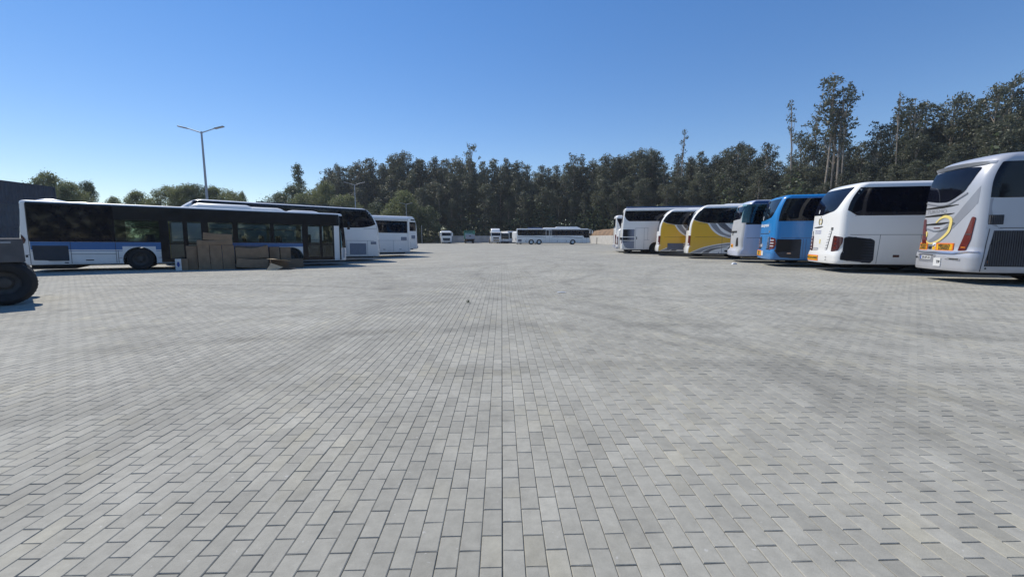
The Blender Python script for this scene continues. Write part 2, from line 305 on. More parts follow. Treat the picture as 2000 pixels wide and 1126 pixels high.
# ------------------------------------------------------------------ vehicle shells
class Shell:
    """Bus body made of rounded horizontal slices. x: rear (0) to front (L); z up; width W."""
    def __init__(s, L, H, W=2.55, b=.33, rear=lambda z: 0, front=lambda z: 0, rr=.28, rf=.32, rt=.14, tumble=.0, bulge=.05, root=None, mg=.42):
        s.mg = mg; s.L, s.H, s.W, s.b, s.rear, s.front, s.rr, s.rf, s.rt, s.tumble, s.bulge, s.root = L, H, W, b, rear, front, rr, rf, rt, tumble, bulge, root
    def inset(s, z):
        t = z-(s.H-s.rt)
        i = s.rt-math.sqrt(max(0, s.rt**2-t*t)) if t > 0 else 0
        t = s.b+.05-z
        if t > 0: i += .05-math.sqrt(max(0, .0025-t*t))
        return i
    def hw(s, z): return s.W/2-s.inset(z)-s.tumble*max(0, z-1.3)
    def xr(s, z): return s.rear(z)+s.inset(z)
    def xf(s, z): return s.L-s.front(z)-s.inset(z)
    def corner(s, y, hw, r):
        t = abs(y)-(hw-r)
        return r-math.sqrt(max(0, r*r-t*t)) if t > 0 else 0
    def end_x(s, y, z, front=False):
        hw = s.hw(z); y = max(-hw, min(hw, y)); r = s.rf if front else s.rr
        d = s.bulge*(y/hw)**2+s.corner(y, hw, r)
        return s.xf(z)-d if front else s.xr(z)+d
    def side_y(s, x, z):
        hw = s.hw(z)
        for t, r in ((x-s.xr(z)-s.bulge, s.rr), (s.xf(z)-s.bulge-x, s.rf)):
            if t < r:
                t = max(t, 0); return hw-(r-math.sqrt(max(0, r*r-(r-t)**2)))
        return hw
    def ring(s, z):
        hw = s.hw(z); pts = []
        def ys(r):
            a = [-(hw-r)-r*math.sin(math.pi/2*k/7) for k in range(7, 0, -1)]; m = [-(hw-r)+2*(hw-r)*k/6 for k in range(7)]
            return a+m+[-v for v in a[::-1]]
        for y in ys(s.rr): pts.append((s.end_x(y, z), y, z))
        for y in ys(s.rf)[::-1]: pts.append((s.end_x(y, z, True), y, z))
        return pts
    def zlines(s):
        return [s.b, s.b+.015, s.b+.05]+list(np.arange(s.b+.15, s.H-s.rt-.02, .13))+[s.H-s.rt+s.rt*math.sin(math.pi/2*k/7) for k in range(0, 8)]
    def body(s, m, arches=(), name='body', arch_r=.56, cuts=(), hollow=False, trim=None):
        zs = s.zlines(); vs = []; fs = []; n = None
        for z in zs:
            r = s.ring(min(z, s.H-1e-5)); n = len(r); vs += r
        for i in range(len(zs)-1):
            for k in range(n):
                a = i*n+k; b = i*n+(k+1) % n; fs.append((a, a+n, b+n, b))
        fs.append(tuple(range(n))); fs.append(tuple(range((len(zs)-1)*n, len(zs)*n))[::-1])
        me = mesh_of(name, vs, fs, [m, M['under'], M['interior'], M['black']])
        bm = bmesh.new(); bm.from_mesh(me); bmesh.ops.recalc_face_normals(bm, faces=bm.faces); bm.to_mesh(me); bm.free()
        o = link(name, me, s.root)
        def boolean(cm, slf=False):
            bpy.data.meshes.update if False else None
            c = bpy.data.objects.new('cutter', cm); COL.objects.link(c)
            md = o.modifiers.new('b', 'BOOLEAN'); md.object = c; md.operation = 'DIFFERENCE'; md.solver = 'EXACT'; md.use_self = slf
            par = o.parent; o.parent = None
            dg = bpy.context.evaluated_depsgraph_get(); dg.update()
            nm = bpy.data.meshes.new_from_object(o.evaluated_get(dg)); o.modifiers.clear(); o.parent = par
            bpy.data.objects.remove(c); old = o.data; o.data = nm; nm.name = name; bpy.data.meshes.remove(old)
        if arches:
            mb = MB()
            for ax in arches:
                mb.lathe_y([(0.001, -s.W), (arch_r, -s.W), (arch_r, s.W), (0.001, s.W)], (ax, 0, .47), 40)
            cm = mesh_of('c', mb.v, mb.f, [M['under']]); bmm = bmesh.new(); bmm.from_mesh(cm)
            bmesh.ops.remove_doubles(bmm, verts=bmm.verts, dist=.002); bmesh.ops.recalc_face_normals(bmm, faces=bmm.faces); bmm.to_mesh(cm); bmm.free()
            boolean(cm)
        if hollow:
            mb = MB(); mb.box(.12 if s.rear(s.H-.05) < .2 else .75, s.L-.14-s.front(s.H-.05), -s.W/2+.06, s.W/2-.06, .75 if not isinstance(hollow, float) else hollow, s.H-.35); boolean(mesh_of('c', mb.v, mb.f, [M['interior']]))
            mb = MB()
            for (x0, x1, z0, z1, sides) in cuts:
                if sides in ('both', 'near'): mb.box(x0, x1, -s.W, -.9, z0, z1)
                if sides in ('both', 'far'): mb.box(x0, x1, .9, s.W, z0, z1)
            boolean(mesh_of('c', mb.v, mb.f, [M['interior']]))
        me = o.data
        while len(me.materials) < 4: me.materials.append(M['under'])
        for i, mm in enumerate([m, M['under'], M['interior'], M['black']]): me.materials[i] = mm
        for p in me.polygons:
            c = p.center; k = 0
            if abs(p.normal.z) > .9 and c.z < s.b+.1: k = 1
            for ax in arches:
                if math.hypot(c.x-ax, c.z-.47) < arch_r+.03 and abs(p.normal.y) < .9 and c.z < 1.2 and c.z > s.b-.1 and abs(c.y) < s.side_y(c.x, c.z)+.01 and abs(math.hypot(c.x-ax, c.z-.47)-arch_r) < .04: k = 1
            if hollow and .1 < c.x < s.L-.12 and abs(c.y) < s.W/2-.055: 
                if c.z > .5 and c.z < s.H-.2: k = 2
            p.material_index = k
        me.shade_smooth(); me.set_sharp_from_angle(angle=R(40))
        return o
    def _patch(s, poly, f, name, m, out, parent, lines_a, lines_z, smooth=True, kind=None):
        bm = bmesh.new(); vs = [bm.verts.new((p[0], p[1], 0)) for p in poly]; bm.faces.new(vs)
        a0 = min(p[0] for p in poly); a1 = max(p[0] for p in poly); z0 = min(p[1] for p in poly); z1 = max(p[1] for p in poly)
        for a in lines_a:
            if a0+.005 < a < a1-.005: bmesh.ops.bisect_plane(bm, geom=bm.verts[:]+bm.edges[:]+bm.faces[:], plane_co=(a, 0, 0), plane_no=(1, 0, 0), dist=1e-5)
        for z in lines_z:
            if z0+.005 < z < z1-.005: bmesh.ops.bisect_plane(bm, geom=bm.verts[:]+bm.edges[:]+bm.faces[:], plane_co=(0, z, 0), plane_no=(0, 1, 0), dist=1e-5)
        be = [e for e in bm.edges if e.is_boundary]
        ex = bmesh.ops.extrude_edge_only(bm, edges=be); nv = set(v for v in ex['geom'] if isinstance(v, bmesh.types.BMVert))
        for v in bm.verts: v.co = f(v.co.x, v.co.y, -.008 if v in nv else out)
        bmesh.ops.recalc_face_normals(bm, faces=bm.faces)
        me = bpy.data.meshes.new(name); bm.to_mesh(me); bm.free(); me.materials.append(m)
        if smooth: me.shade_smooth(); me.set_sharp_from_angle(angle=R(40))
        # orient outward
        o = link(name, me, parent or s.root, kind); return o
    def fside(s, sd):
        def f(x, z, o):
            x = min(max(x, s.xr(z)+s.bulge+s.rr*s.mg), s.xf(z)-s.bulge-.03); y = s.side_y(x, z); dy = (s.side_y(x, z+.01)-s.side_y(x, z-.01))/.02; dx = (s.side_y(x+.01, z)-s.side_y(x-.01, z))/.02
            n = Vector((-dx, 1, -dy)); n.normalize(); p = Vector((x, y, z))+n*o
            return Vector((p.x, p.y*sd, p.z))
        return f
    def fend(s, front):
        def f(y, z, o):
            e = .01; x = s.end_x(y, z, front); dy = (s.end_x(y+e, z, front)-s.end_x(y-e, z, front))/(2*e); dz = (s.end_x(y, min(z+e, s.H-.002), front)-s.end_x(y, z-e, front))/(2*e)
            n = Vector((1, -dy, -dz)) if front else Vector((-1, dy, dz)); n.normalize()
            return Vector((x, y, z))+n*o
        return f
    def side(s, poly, m, name, sd=-1, out=.006, parent=None, kind=None):
        la = list(np.arange(0, 1.5, .04))+[s.L-v for v in np.arange(0, 1.9 if s.front(s.H-.01) > .5 else .9, .05)]+list(np.arange(2, s.L-1, 1.0)); lz = s.zlines()
        return s._patch(poly, s.fside(sd), name, m, out, parent, la, lz, kind=kind)
    def end(s, poly, m, name, front=False, out=.006, parent=None, kind=None):
        la = list(np.arange(-.8, .81, .16))+[q*v for q in (-1, 1) for v in np.arange(.84, 1.27, .03)]; lz = s.zlines()
        return s._patch(poly, s.fend(front), name, m, out, parent, la, lz, kind=kind)
    def lettering(s, txt, size, a, z, m, where, sd=-1, bold=0, out=.014, parent=None, name='lettering', shear=0, stretch=1):
        me = text_mesh(txt, size, bold, shear=shear); f = s.fside(sd) if where == 'side' else s.fend(where == 'front')
        for v in me.vertices:
            u = v.co.x*stretch; 
            if where == 'side': v.co = f(a+u*(1 if sd < 0 else -1), z+v.co.y, out)
            elif where == 'rear': v.co = f(a-u, z+v.co.y, out)
            else: v.co = f(a+u, z+v.co.y, out)
        me.materials.clear(); me.materials.append(m); return link(name, me, parent or s.root, 'stuff')
    def seams(s, lines, sd=-1, m=None, w=.008, parent=None):
        """hair-line panel gaps along the side: list of ((x,z),(x,z))"""
        mb = MB(); f = s.fside(sd)
        for (a, b) in lines:
            a = Vector(a); b = Vector(b); n = max(1, int((b-a).length/.4)); d = (b-a).normalized(); q = Vector((-d.y, d.x))*w
            for k in range(n):
                p = a.lerp(b, k/n); r = a.lerp(b, (k+1)/n)
                vs = [f(p.x-q.x, p.y-q.y, .0075), f(r.x-q.x, r.y-q.y, .0075), f(r.x+q.x, r.y+q.y, .0075), f(p.x+q.x, p.y+q.y, .0075)]
                mb.add(vs, [(0, 1, 2, 3)])
        return mb.ob('panel_seams', m or M['seam'], parent or s.root, kind='stuff')
    def louvres(s, poly, m, where='side', sd=-1, n=14, vertical=False, name='vent_grille', pit=None, th=.5):
        g = (s.side(poly, pit or M['grille_pit'], name, sd) if where == 'side' else s.end(poly, pit or M['grille_pit'], name, where == 'front'))
        f = s.fside(sd) if where == 'side' else s.fend(where == 'front'); mb = MB()
        a0 = min(p[0] for p in poly); a1 = max(p[0] for p in poly); z0 = min(p[1] for p in poly); z1 = max(p[1] for p in poly); N = len(poly)
        def span(t, vert):
            hit = []
            for i in range(N):
                p, q = poly[i], poly[(i+1) % N]; c = 0 if vert else 1
                if (p[c]-t)*(q[c]-t) < 0: hit.append(p[1-c]+(q[1-c]-p[1-c])*(t-p[c])/(q[c]-p[c]))
            return (min(hit), max(hit)) if len(hit) >= 2 else None
        tot = (a1-a0) if vertical else (z1-z0); st = tot/n
        for k in range(n):
            t = (a0 if vertical else z0)+(k+.5)*st; sp = span(t, vertical)
            if not sp or sp[1]-sp[0] < .05: continue
            h = st*th/2; lo, hi = sp[0]+.012, sp[1]-.012
            if vertical: vs = [f(t-h, lo, .008), f(t+h, lo, .026), f(t+h, hi, .026), f(t-h, hi, .008)]
            else: vs = [f(lo, t-h, .028), f(hi, t-h, .028), f(hi, t+h, .009), f(lo, t+h, .009)]
            mb.add(vs, [(0, 1, 2, 3)])
        mb.ob('louvres', m, g, kind='stuff'); return g
def wheel(root, x, sd, W, r=.5, rimm=None, w=.28, inset=.07, double=False, cover=False):
    """tyre with rim; outer face on side sd"""
    yo = W/2-inset; mb = MB()
    prof = [(r*.56, 0), (r*.66, .012), (r*.90, .0), (r*.975, -.03), (r, -.07), (r, -w+.05), (r*.96, -w+.01), (r*.6, -w)]
    mb.lathe_y([(a, sd*(yo+b)) for a, b in prof], (x, 0, r), 36)
    t = mb.ob('wheel', M['rubber'], root, True)
    mb = MB(); q = [(r*.575, 0), (r*.55, -.03), (r*.44, -.06), (r*.40, -.10), (r*.24, -.11), (r*.22, -.03), (r*.17, -.01), (.001, -.008)]
    if cover: q = [(r*.6, .004), (r*.52, .03), (r*.42, .0), (r*.25, .005), (r*.2, .05), (.001, .06)]
    mb.lathe_y([(a, sd*(yo+b)) for a, b in q], (x, 0, r), 36)
    for k in range(10):
        a = k*math.pi/5; mb.box(x+math.cos(a)*r*.32-.014, x+math.cos(a)*r*.32+.014, sd*(yo-.11), sd*(yo-.075), r+math.sin(a)*r*.32-.014, r+math.sin(a)*r*.32+.014)
    mb.ob('rim', rimm or M['rim'], t, True); return t
def place_root(name, origin, heading, L, label, cat, group=None, dz=0):
    """origin = ground point under rear centre; bus stands on the yard's slope"""
    h = Vector((math.cos(heading), math.sin(heading), 0)); a = origin+h*L*.28; b = origin+h*L*.78
    za, zb = gz(a.x, a.y), gz(b.x, b.y); pit = -math.atan2(zb-za, L*.5); z0 = za-(zb-za)/.5*.28
    o = empty(name, (origin.x, origin.y, z0+dz), (0, pit, heading)); tag(o, label, cat, group); return o
def corner_origin(px, d, heading, W=2.55, near=-1):
    """centre of the rear from its near lower corner"""
    c = at(px, d); n = Vector((-math.sin(heading), math.cos(heading), 0)); return c-n*near*W/2
GR_R = 'coaches parked in the right hand row'; GR_L = 'buses parked in the left hand row'

# ------------------------------------------------------------------ ground
def ground():
    v = [(-3000, -600, -.6), (3000, -600, -.6), (3000, 4000, -.6), (-3000, 4000, -.6)]
    link('ground', mesh_of('ground', v, [(0, 1, 2, 3)], M['dry_ground']), kind='structure')
    PX, PY = .098, .196; y1 = 121*PY; XB = 345*PX
    xs = sorted(set(list(np.arange(-80, -XB, 2.5))+list(np.linspace(-XB, XB, 70))+list(np.arange(XB+2.2, 92, 2.5))+[-XB-.001, XB+.001]))
    ys = sorted(set(list(np.arange(-90, 0, 6.0))+list(np.linspace(.8, y1, 44))+[y1+.001]+list(np.arange(y1+1, 60, 1.2))+list(np.arange(61, 128, 3.0))))
    vs = []; fs = []
    for y in ys:
        for x in xs:
            near = .79 < y < y1+.0005 and abs(x) <= XB+.0005
            vs.append((x, y, gz(x, y)-(.012 if near else .003)))
    n = len(xs)
    for j in range(len(ys)-1):
        for i in range(n-1): a = j*n+i; fs.append((a, a+1, a+n+1, a+n))
    pv = link('pavement', mesh_of('pavement', vs, fs, M['pav_sheet']), kind='structure')
    # real pavers: columns run away from the camera
    items = []
    for i in range(-345, 345):
        x = (i+.5)*PX+(.0018 if i >= 0 else -.0008); off = (PY/2 if i % 2 else 0); lim = (abs(x)-1.6)/1.30
        j0 = max(5, int(max(0.9, lim)/PY))
        for j in range(j0, 121): 
            y = j*PY+off+PY/2
            if y-PY/2 < y1-.01 : items.append((x, y))
    A = np.array(items); d = A[:, 1]
    cp, sp = math.cos(PITCH), math.sin(PITCH)
    xc = A[:, 0]*math.cos(YAW)-A[:, 1]*math.sin(YAW); yf = A[:, 0]*math.sin(YAW)+A[:, 1]*math.cos(YAW)
    zc = yf*cp+CAMH*sp; u = 1000+F*xc/zc; v = 563-F*(-CAMH*cp+yf*sp)/zc
    vis = (u > -15) & (u < 2015) & (v < 1140)
    order = np.argsort(np.where(vis, zc, 1e9)); ind = set(order[:300].tolist())
    tone = rng.normal(.5, .2, len(A)).clip(0, 1)
    # single stones
    var = []
    for k in range(5):
        j = lambda: random.uniform(-.0012, .0012); hx, hy = PX/2-.0011, PY/2-.0013; c = .0036
        t = [(-hx+c+j(), -hy+c+j(), 0), (hx-c+j(), -hy+c+j(), 0), (hx-c+j(), hy-c+j(), 0), (-hx+c+j(), hy-c+j(), 0)]
        m_ = [(-hx, -hy, -.0035), (hx, -hy, -.0035), (hx, hy, -.0035), (-hx, hy, -.0035)]; bt = [(a, b, -.03) for a, b, _ in m_]
        fs = [(0, 1, 2, 3)]+[(4+q, 4+(q+1) % 4, (q+1) % 4, q) for q in range(4)]+[(8+q, 8+(q+1) % 4, 4+(q+1) % 4, 4+q) for q in range(4)]
        var.append(mesh_of('paver', t+m_+bt, fs, M['pav_obj']))
    for q in sorted(ind):
        o = link('paver', random.choice(var), pv); o.location = (A[q, 0], A[q, 1], random.uniform(-.0012, .0012)); o.rotation_euler = (random.gauss(0, .006), random.gauss(0, .008), random.gauss(0, .004)); o['tone'] = float(tone[q])
    keep = np.array([q for q in range(len(A)) if q not in ind]); A = A[keep]; tone = tone[keep]; n = len(A)
    hx, hy, c = PX/2-.0011, PY/2-.0013, .0036
    tp = np.array([(-hx+c, -hy+c, 0), (hx-c, -hy+c, 0), (hx-c, hy-c, 0), (-hx+c, hy-c, 0), (-hx, -hy, -.0035), (hx, -hy, -.0035), (hx, hy, -.0035), (-hx, hy, -.0035), (-hx, -hy, -.02), (hx, -hy, -.02), (hx, hy, -.02), (-hx, hy, -.02)])
    V = np.repeat(tp[None], n, 0)
    rx = rng.normal(0, .008, (n, 1)); ry = rng.normal(0, .006, (n, 1)); rz = rng.normal(0, .004, (n, 1))
    x0, y0 = V[:, :, 0].copy(), V[:, :, 1].copy()
    V[:, :, 2] += rx*x0+ry*y0+rng.uniform(-.0012, .0012, (n, 1)); V[:, :, 0] = x0-rz*y0; V[:, :, 1] = y0+rz*x0
    V[:, :, 0] += A[:, 0:1]; V[:, :, 1] += A[:, 1:2]
    V[:, :, 2] += -0.21*np.exp(-((V[:, :, 0]+9)/9.5)**2-((V[:, :, 1]-31)/13)**2)
    fq = np.array([(0, 1, 2, 3)]+[(4+q, 4+(q+1) % 4, (q+1) % 4, q) for q in range(4)]+[(8+q, 8+(q+1) % 4, 4+(q+1) % 4, 4+q) for q in range(4)])
    nearb = A[:, 1] < 8
    FA = (fq[None]+(np.arange(n)*12)[:, None, None])
    FA = np.concatenate([FA[nearb].reshape(-1, 4), FA[~nearb][:, :5].reshape(-1, 4)])
    me = bpy.data.meshes.new('paver_field'); me.vertices.add(n*12); me.vertices.foreach_set('co', V.reshape(-1)); nf = len(FA)
    me.loops.add(nf*4); me.loops.foreach_set('vertex_index', FA.reshape(-1).astype(np.int32)); me.polygons.add(nf)
    me.polygons.foreach_set('loop_start', np.arange(0, nf*4, 4, dtype=np.int32)); me.update(calc_edges=True)
    at_ = me.attributes.new('tone', 'FLOAT', 'POINT'); at_.data.foreach_set('value', np.repeat(tone, 12).astype(np.float32))
    me.shade_flat(); me.materials.append(M['pav_mesh']); link('paver_field', me, pv, 'stuff')
ground()

# ------------------------------------------------------------------ right hand row
def long_vehicle_sign(sh, y0, y1, z0, z1, lines, size, out=.012, stretch=1):
    b = sh.end(rect(y0, y1, z0, z1), M['orange'], 'warning_board', out=out)
    i = .035; sh.end(rect(y0+i, y1-i, z0+i, z1-i), M['plate_yellow'], 'board_face', out=out+.004, parent=b)
    zc = (z0+z1)/2; n = len(lines); step = (z1-z0-.07)/n
    for k, t in enumerate(lines):
        sh.lettering(t, size, (y0+y1)/2, zc+((n-1)/2-k)*step, M['text_black'], 'rear', bold=.004, out=out+.012, parent=b, stretch=stretch)
def arch_rear(amount, z0, H, lean=0.0):
    def f(z):
        t = max(0, (z-z0)/(H-z0)); return lean*max(0, z-.9)+amount*t**2.4
    return f
def bumper_fn(depth, z):          # rear bumper stands proud of the body
    return lambda zz: 0 if zz < z else min(depth, (zz-z)*depth/.06)
def roof_pod(root, x0, x1, w, z0, h, m='white', name='roof_unit', taper=.35):
    mb = MB(); vs = []; n = 8
    secs = [(x0, .03), (x0+taper*.5, h*.75), (x0+taper, h), (x1-taper, h), (x1-taper*.5, h*.75), (x1, .03)]
    prof = [(-1, 0), (-.97, .6), (-.88, .92), (-.7, 1), (.7, 1), (.88, .92), (.97, .6), (1, 0)]
    for x, hh in secs:
        for a, b in prof: vs.append((x, a*w/2, z0+b*hh-.01))
    fs = [(i*n+k, i*n+k+1, (i+1)*n+k+1, (i+1)*n+k) for i in range(len(secs)-1) for k in range(n-1)]+[tuple(range(n)), tuple(range((len(secs)-1)*n, len(secs)*n))[::-1]]
    mb.add(vs, fs); return mb.ob(name, M[m], root, True)

def silver_coach():
    h = R(-13.4); L = 12.2; H = 3.9
    root = place_root('coach', corner_origin(1899, 12.6, h), h, L, 'silver coach at right edge with yellow swirl and TURISMO lettering on its rear', 'coach', GR_R)
    bf = bumper_fn(.09, .93)
    sh = Shell(L, H, b=.36, rear=lambda z: bf(z)+.025*max(0, z-1.0)+.36*max(0, (z-2.9)/1.0)**2, rr=.27, rt=.24, bulge=.13, tumble=.03, root=root, mg=.45)
    sh.body(M['silver'], arches=(3.25,))
    wheel(root, 3.25, -1, 2.55); wheel(root, 3.25, 1, 2.55)
    # rear
    sw = [(-1.0, 2.95), (-.80, 2.95), (-.42, 2.30), (-.30, 1.95), (.45, 1.45), (.95, 1.22), (.98, .98), (-.98, .98), (-1.0, 2.05)]
    sh.end(smooth_line([(-1.02, 2.95), (-.62, 2.42), (-.20, 1.92), (.45, 1.42), (1.02, 1.12)], 4)+[(1.02, 1.0), (.75, 1.0)]+smooth_line([(.40, 1.16), (-.25, 1.62), (-.68, 2.05), (-1.02, 2.45)], 4), M['silver_dark'], 'livery_band', out=.003)
    win = rounded([(1.10, 2.66), (.40, 2.56), (0, 2.55), (-.26, 2.66), (-.56, 2.84), (-.72, 3.12), (-.84, 3.52), (0, 3.60), (1.10, 3.52)], [.05, .1, .1, .1, .1, .1, .08, .2, .08])
    rw = sh.end(win, M['glass'], 'rear_window', out=.012)
    sh.end(smooth_line([(1.10, 2.61), (.4, 2.50), (0, 2.50), (-.30, 2.61), (-.66, 2.80)], 4)+smooth_line([(-.68, 2.76), (-.30, 2.565), (0, 2.455), (.4, 2.455), (1.10, 2.57)], 4), M['silver_dark'], 'window_trim', out=.02)
    mb = MB(); f = sh.fend(False); n = 24; vs = []
    for k in range(n+1):
        y = 1.13-2.22*k/n; e = math.sin(math.pi*k/n)**.4
        for (z, o) in ((3.66, .0), (3.67, .05*e+.005), (3.63, .14*e+.01), (3.58, .03*e+.002)): vs.append(f(y, z, o))
    mb.add(vs, [(4*i+j, 4*i+j+1, 4*i+j+5, 4*i+j+4) for i in range(n) for j in range(3)]); mb.ob('roof_visor', M['silver'], root, True, angle=60)
    for z, y1 in ((2.40, -.42), (2.14, -.32), (1.86, -.20)):
        sh.end(smooth_line([(1.12, z), (.4, z+.035), (y1, z+.055)], 4)+smooth_line([(y1, z+.035), (.2, z-.035), (1.12, z-.035)], 4), M['under'], 'air_slot', out=.004)
    sh.lettering('TURISMO', .17, .44, 2.265, M['seam_soft'], 'rear', bold=-.002, out=.012, stretch=1.32)
    sh.end(smooth_line([(1.12, 1.80), (.75, 1.68), (.3, 1.60), (-.1, 1.68), (-.4, 1.86)], 4)+smooth_line([(-.37, 1.90), (-.1, 1.73), (.3, 1.65), (.75, 1.73), (1.12, 1.84)], 4), M['chrome'], 'chrome_trim', out=.012)
    sh.end(rect(.18, .45, 1.715, 1.745), M['red_light'], 'brake_light', out=.012)
    c = smooth_line([(.28, 1.90), (.04, 2.05), (-.22, 2.09), (-.44, 2.00), (-.46, 1.82), (-.38, 1.58), (0, 1.32), (.42, 1.22), (.72, 1.30), (.80, 1.48)], 6)
    c = [(.84-(.84-a)*.84, b) for a, b in c]; N = len(c); lo = []; hi = []
    for i, p in enumerate(c):
        a = Vector(c[max(i-1, 0)]); b = Vector(c[min(i+1, N-1)]); d = (b-a).normalized(); q = Vector((-d.y, d.x)); t = i/(N-1); wd = .018+.034*math.sin(math.pi*min(1, t*1.25))**.8 if t < .8 else .028
        hi.append(Vector(p)+q*wd); lo.append(Vector(p)-q*wd)
    f = sh.fend(False); mb = MB(); vs = []
    for a, b in zip(lo, hi): vs += [f(a.x, a.y, .017), f(b.x, b.y, .017)]
    mb.add(vs, [(2*i, 2*i+1, 2*i+3, 2*i+2) for i in range(N-1)]); sl_ = mb.ob('yellow_swirl', M['swirl'], root)
    sh.end([(.80+.075*math.cos(a), 1.52+.10*math.sin(a)) for a in np.linspace(0, 2*math.pi, 20)[:-1]], M['swirl'], 'swirl_dot', out=.018, parent=sl_)
    for s in (-1, 1):
        lp = rounded([(s*.64, 1.0), (s*.88, 1.02), (s*.99, 1.35), (s*1.03, 2.03), (s*.93, 2.05), (s*.82, 1.62)], .05)
        if s > 0: lp = lp[::-1]
        t = sh.end(lp, M['red_light'], 'tail_light', out=.02)
        sh.end(rect(*sorted((s*.74, s*.88)), 1.10, 1.13), M['amber'], 'indicator', out=.028, parent=t); sh.end(rect(*sorted((s*.82, s*.98)), 1.5, 1.53), M['seam'], 'lamp_divider', out=.028, parent=t)
    long_vehicle_sign(sh, .62, 1.06, .985, 1.24, ['VEICULO', 'LONGO'], .10, out=.02, stretch=.85)
    long_vehicle_sign(sh, -.48, .20, .985, 1.24, ['VEICULO', 'LONGO'], .115, out=.02)
    t = sh.end(rect(.21, .36, 1.0, 1.25), M['text_white'], 'warning_sticker', out=.022)
    sh.end(rect(.22, .35, 1.01, 1.13), M['plate_yellow'], 'sticker_base', out=.026, parent=t); sh.end([(.35, 1.11), (.23, 1.17), (.23, 1.20), (.35, 1.14)], M['text_black'], 'sticker_mark', out=.030, parent=t)
    sh.end(rect(.42, .57, 1.03, 1.13, .015), M['under'], 'socket_cover', out=.014)
    sh.end(smooth_line([(1.2, .97), (.6, .945), (-.6, .945), (-1.2, .99)], 5)+[(-1.2, .96), (-.6, .915), (.6, .915), (1.2, .94)], M['chrome'], 'bumper_trim', out=.03)
    rc = sh.end(rounded([(.86, .62), (.1, .62), (.05, .86), (.92, .86)], .03), M['silver_dark'], 'plate_recess', out=.008)
    sh.end(rect(.15, .85, .835, .86), M['under'], 'recess_shadow_gap', out=.012, parent=rc)
    p = sh.end(rect(.24, .76, .70, .815), M['plate'], 'number_plate', out=.018)
    sh.end(rect(.71, .76, .70, .815), M['plate_blue'], 'plate_band', out=.021, parent=p); sh.lettering('20-AP-33', .10, .47, .757, M['text_black'], 'rear', bold=.002, out=.024, parent=p, stretch=1.05)
    p = sh.end(rect(-.19, .10, .49, .76), M['plate'], 'transport_plate', out=.018); sh.lettering('TP', .13, -.10, .63, M['text_black'], 'rear', bold=.003, out=.026, parent=p)
    for s in (-1, 1):
        q = sh.end(rounded([(s*.32, .735), (s*.85, .70), (s*.85, .78), (s*.45, .79)][::s if s < 0 else 1] if s < 0 else [(s*.9, .735), (s*1.15, .70), (s*1.15, .78), (s*.95, .79)], .02), M['chrome'], 'fog_lamp_slot', out=.012)
        sh.end(rect(*sorted((s*.5, s*.8)), .73, .762) if s < 0 else rect(.98, 1.12, .73, .762), M['under'], 'fog_lamp', out=.018, parent=q)
    # side
    sh.side(rounded([(.02, 2.78), (.10, 2.62), (.5, 2.58), (L-1, 2.58), (L-1, 3.62), (.55, 3.62), (.22, 3.25)], [.1, .1, .3, .02, .02, .12, .3]), M['glass'], 'side_window', out=.008)
    sh.side(rounded([(.02, 2.78), (.10, 2.62), (.5, 2.58), (L-1, 2.58), (L-1, 3.62), (.55, 3.62), (.22, 3.25)], [.1, .1, .3, .02, .02, .12, .3]), M['glass'], 'side_window', 1, out=.008)
    sh.side(smooth_line([(.10, 2.58), (.16, 2.2), (.34, 1.86), (.75, 1.66)], 4)+smooth_line([(.62, 1.68), (.48, 2.0), (.42, 2.3), (.44, 2.57)], 4), M['silver_dark'], 'livery_band', out=.003)
    sh.louvres(rect(.38, .72, 1.80, 2.08), M['grille'], n=8, vertical=True)
    sh.louvres([(.38, .56), (2.35, .56), (2.35, 1.62), (.52, 1.62)], M['grille'], n=34, vertical=True)
    sh.seams([((.30, .40), (.42, 1.68)), ((.3, 1.70), (L-.4, 1.70)), ((2.45, .4), (2.45, 1.7)), ((5, .4), (5, 1.7)), ((.28, 3.70), (.28, 3.88))])
    sh.side([(.18+.03*math.cos(a), .82+.05*math.sin(a)) for a in np.linspace(0, 6.28, 14)[:-1]], M['under'], 'reflector_recess'); sh.side(rect(.4, .5, .66, .73), M['amber'], 'side_reflector')
    sh.side([(.42+.025*math.cos(a), .5+.025*math.sin(a)) for a in np.linspace(0, 6.28, 12)[:-1]], M['under'], 'filler_cap')
    mb = MB(); mb.box(.4, L-.3, -1.1, 1.1, .30, .40); mb.box(1.9, 2.6, -.9, .9, .2, .34); mb.ob('chassis', M['under'], root)
silver_coach()

